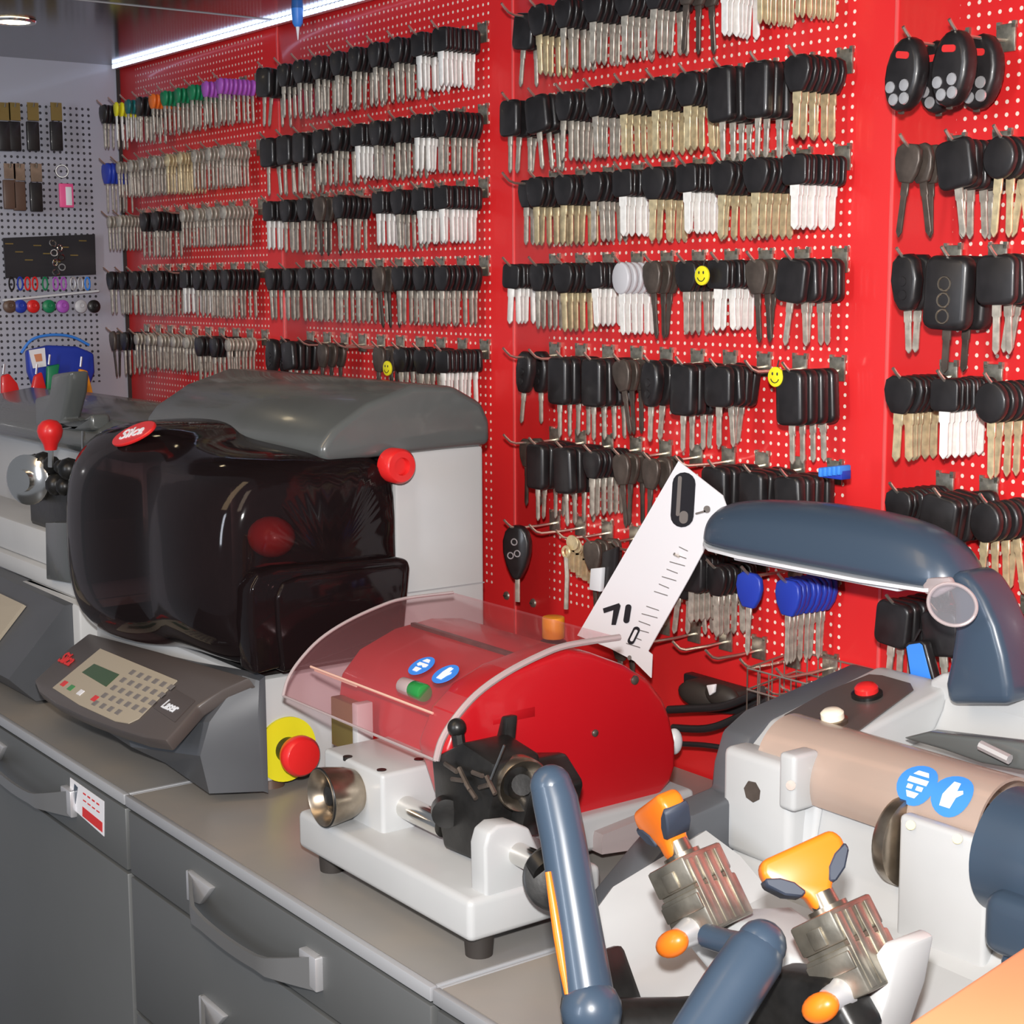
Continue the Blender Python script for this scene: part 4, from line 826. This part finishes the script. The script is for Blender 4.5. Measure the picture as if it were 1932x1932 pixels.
# wire basket with spare hooks, low right of the middle panel
t = thing('wire_basket', 'small wire basket of spare hooks low beside the right panel', 'basket', V((1.75, -.05, 1.03)))
b = MB(); cs = [V((1.695, -.075, 1.062)), V((1.80, -.075, 1.062)), V((1.80, -.004, 1.070)), V((1.695, -.004, 1.070))]
for z in (0, -.022, -.045): b.tube([c+V((0, 0, z)) for c in cs+[cs[0]]], .0011, 5)
for k in range(8):
    for a, c in ((cs[0], cs[1]), (cs[2], cs[3])): p_ = a+(c-a)*(k/7); b.tube([p_, p_-V((0, 0, .045))], .0008, 5)
    if k < 5: p_ = cs[0]+(cs[3]-cs[0])*(k/4); b.tube([p_, p_-V((0, 0, .045))], .0008, 5); b.tube([p_-V((0, 0, .045)), p_+(cs[1]-cs[0])-V((0, 0, .045))], .0008, 5)
b.build('frame', 'wire', t); MB().box(1.70, 1.795, -.071, -.008, 1.0175, 1.024, .001).build('tray', 'castblack', t)
rg = random.Random(5)
for k in range(12):
    t = thing('spare_hook', 'loose wire hook in the wire basket, %s from the left' % (ORD+['eleventh', 'twelfth'])[k], 'hook', (1.715+.007*k, -.006, 1.034+.0035*(k % 7)), 'spare hooks in the wire basket')
    t.rotation_euler = (rg.uniform(-.15, .1), rg.uniform(-.5, .5), rg.uniform(-.5, .5))
    for n_2, me in (('bracket', BR), ('hook_wire', WR)):
        o = bpy.data.objects.new(n_2, me); C.objects.link(o); o.parent = t; o.scale = (.8, .8, .8)

# ---------------------------------------------------------------- goods on the grey wall
def L3(px, py, x=.03): return P(px, py, 0, x)
def lring(t, px, py, r=.006, x=.03, m_='chrome'): MB().torus(L3(px, py, x), (1, .4, 0), r, .0009, 18, 6).build('split_ring', m_, t)
for k, (px, py) in enumerate(((8, 255), (27, 255), (62, 255), (106, 255), (18, 365), (36, 368), (68, 370))):
    r2 = k > 3; lab = '%s keyring pack, %s on the %s hook row of the grey wall' % ('brownish dark' if k in (4, 5) else 'black', ['leftmost', 'second from left', 'third from left', 'rightmost', 'leftmost', 'second from left', 'beside pink tag'][k], 'lower' if r2 else 'upper')
    t = thing('keyring_pack', lab, 'keyring', L3(px, py), 'keyring packs on the grey wall')
    c = L3(px, py); top = L3(px, 197 if not r2 else 312)
    w_ = .011
    MB().box(c.x-.004, c.x+.004, c.y-w_, c.y+w_, c.z-.026, c.z+.024, .002).build('case', 'brown' if k in (4, 5) else 'black', t)
    MB().tube([(.0, top.y, top.z), (.034, top.y, top.z-.003), (.037, top.y, top.z+.003)], .0013, 5).build('hanger', 'steel', t)
    MB().box(.028, .030, top.y-.010, top.y+.010, c.z+.026, top.z+.004).build('header_card', 'brassplate' if not r2 else 'agedchrome', t)
t = thing('keyring_tag', 'pink and white keyring tag hanging on the grey wall', 'keyring', L3(125, 368))
c = L3(125, 368); MB().box(c.x-.003, c.x+.003, c.y-.013, c.y+.013, c.z-.021, c.z+.021, .002).build('tag_body', 'pink', t); MB().box(c.x+.002, c.x+.0036, c.y-.002, c.y+.009, c.z-.017, c.z+.015, .0004).build('tag_label', 'white', t); MB().torus(L3(117, 322), (1, -.3, 0), .0105, .0013, 24, 6).build('split_ring', 'chrome', t)
t = thing('display_card', 'black display card with brass streaks on the grey wall', 'card', (.01, -.15, 1.50))
qs = [P(x, y, 0, .012) for x, y in ((5, 448), (178, 441), (180, 517), (10, 524))]
MB().prism(qs, (.003, 0, 0)).build('backing', 'ink', t)
b = MB()
for k in range(9):
    p0 = lerp(lerp(qs[0], qs[1], .05+.1*k), lerp(qs[3], qs[2], .05+.1*k), .15+.07*(k*3 % 8)); MB().box(.0155, .017, p0.y-.006, p0.y+.008, p0.z-.001, p0.z+.001).build('brass_streak', 'brassplate', t)
t = thing('key_bunch', 'bunch of chrome keys and rings hanging before the black display card', 'keys', L3(108, 480))
for k in range(7): MB().torus(L3(100+(k*13 % 24), 458+k*9), (1, .5*math.sin(k*2), .4*math.cos(k)), .0055, .0014, 16, 6).build('ring', 'chrome', t)
for k, (px, m_, n_2) in enumerate(((22, 'black', 'black'), (38, 'blue', 'blue'), (52, 'redplastic', 'red'), (66, 'redplastic', 'second red'), (85, 'green', 'green'), (105, 'purple', 'purple'), (120, 'purple', 'second purple'), (138, 'satin', 'silver'), (152, 'satin', 'second silver'), (165, 'skyblue', 'light blue'))):
    t = thing('carabiner', '%s carabiner in the row below the black display card' % n_2, 'carabiner', L3(px, 532), 'carabiners on the grey wall')
    c = L3(px, 534, .03); MB().tube([c+V((0, .0045*math.sin(a), .011*math.cos(a))) for a in [j*math.pi/8 for j in range(17)]], .0017, 6).build('loop', m_, t); MB().tube([c+V((0, .0045, -.006)), c+V((0, .0045, .006))], .0012, 6).build('gate', 'satin', t)
t = thing('display_rod', 'pale horizontal rod above the coloured round keyrings on the grey wall', 'rod', L3(95, 557)); MB().tube([L3(5, 566), L3(186, 548)], .0022, 8).build('rod', 'whitep', t); MB().tube([L3(186, 548), V((0, L3(186, 548).y, L3(186, 548).z))], .002, 8).build('rod_end', 'satin', t)
for k, (px, m_, n_2) in enumerate(((18, 'brown', 'brown'), (38, 'blue', 'blue'), (62, 'redplastic', 'red'), (92, 'green', 'green'), (118, 'purple', 'purple'), (152, 'lgrey', 'pale grey'), (177, 'black', 'black'))):
    c = L3(px, 577, .028); t = thing('round_keyring', '%s round keyring in the row under the pale rod' % n_2, 'keyring', c, 'coloured round keyrings on the grey wall')
    MB().lathe(c, (1, 0, 0), [(-.004, .009), (-.002, .0115), (.003, .0115), (.005, .009), (.0055, .003)], 20).build('cap', m_, t); MB().torus(c+V((.006, 0, .002)), (1, 0, 0), .004, .0008, 14, 5).build('eyelet', m_, t)
t = thing('blue_bag', 'blue plastic bag with handle hanging low on the grey wall', 'bag', L3(110, 700)); 
MB().prism([P(x, y, 0, .030) for x, y in ((45, 660), (85, 650), (138, 652), (170, 665), (172, 700), (150, 760), (70, 760), (48, 700))], (.02, 0, 0), .005, 3).build('pouch', 'blue', t)
MB().tube([P(x, y, 0, .04) for x, y in ((40, 665), (60, 640), (95, 631), (135, 634), (168, 650))], .0025, 8, 4).build('handle', 'skyblue', t)
t = thing('price_card', 'white and pink card before the blue bag', 'card', L3(72, 675, .055)); MB().prism([P(x, y, 0, .056) for x, y in ((54, 660), (84, 655), (87, 690), (62, 694))], (.0015, 0, 0)).build('sheet', 'white', t); MB().prism([P(x, y, 0, .0578) for x, y in ((64, 668), (78, 666), (80, 680), (68, 682))], (.0005, 0, 0)).build('print', 'peach', t)
def blade_tool(nm, lab, pts, m_, px, py, x=.06):
    t = thing(nm, lab, 'tool', L3(px, py, x)); MB().prism([P(a, b_, 0, x) for a, b_ in pts], (.010, 0, 0), .003, 2).build('handle', m_, t)
    MB().tube([P(pts[0][0]+6, pts[0][1]-3, 0, x+.005), P(pts[0][0]+8, pts[0][1]-22, 0, x+.005)], .002, 6).build('shank', 'satin', t)
blade_tool('tool_handle', 'large red tool handle at the far left edge above the machine', ((0, 708), (14, 703), (30, 722), (42, 762), (20, 768), (0, 765)), 'redplastic', 20, 740)
blade_tool('tool_handle', 'dark red tool handle beside the green one low on the grey wall', ((62, 708), (76, 700), (84, 730), (78, 755), (60, 752), (55, 738)), 'redplastic', 70, 730)
blade_tool('tool_handle', 'green tool handle low on the grey wall behind the grey lever', ((86, 690), (110, 685), (104, 720), (94, 742), (84, 735)), 'green', 96, 715)
blade_tool('tool_handle', 'amber orange tool handle hanging low near the wall corner', ((146, 694), (162, 698), (170, 730), (176, 758), (164, 756), (150, 728)), 'wood', 160, 725)
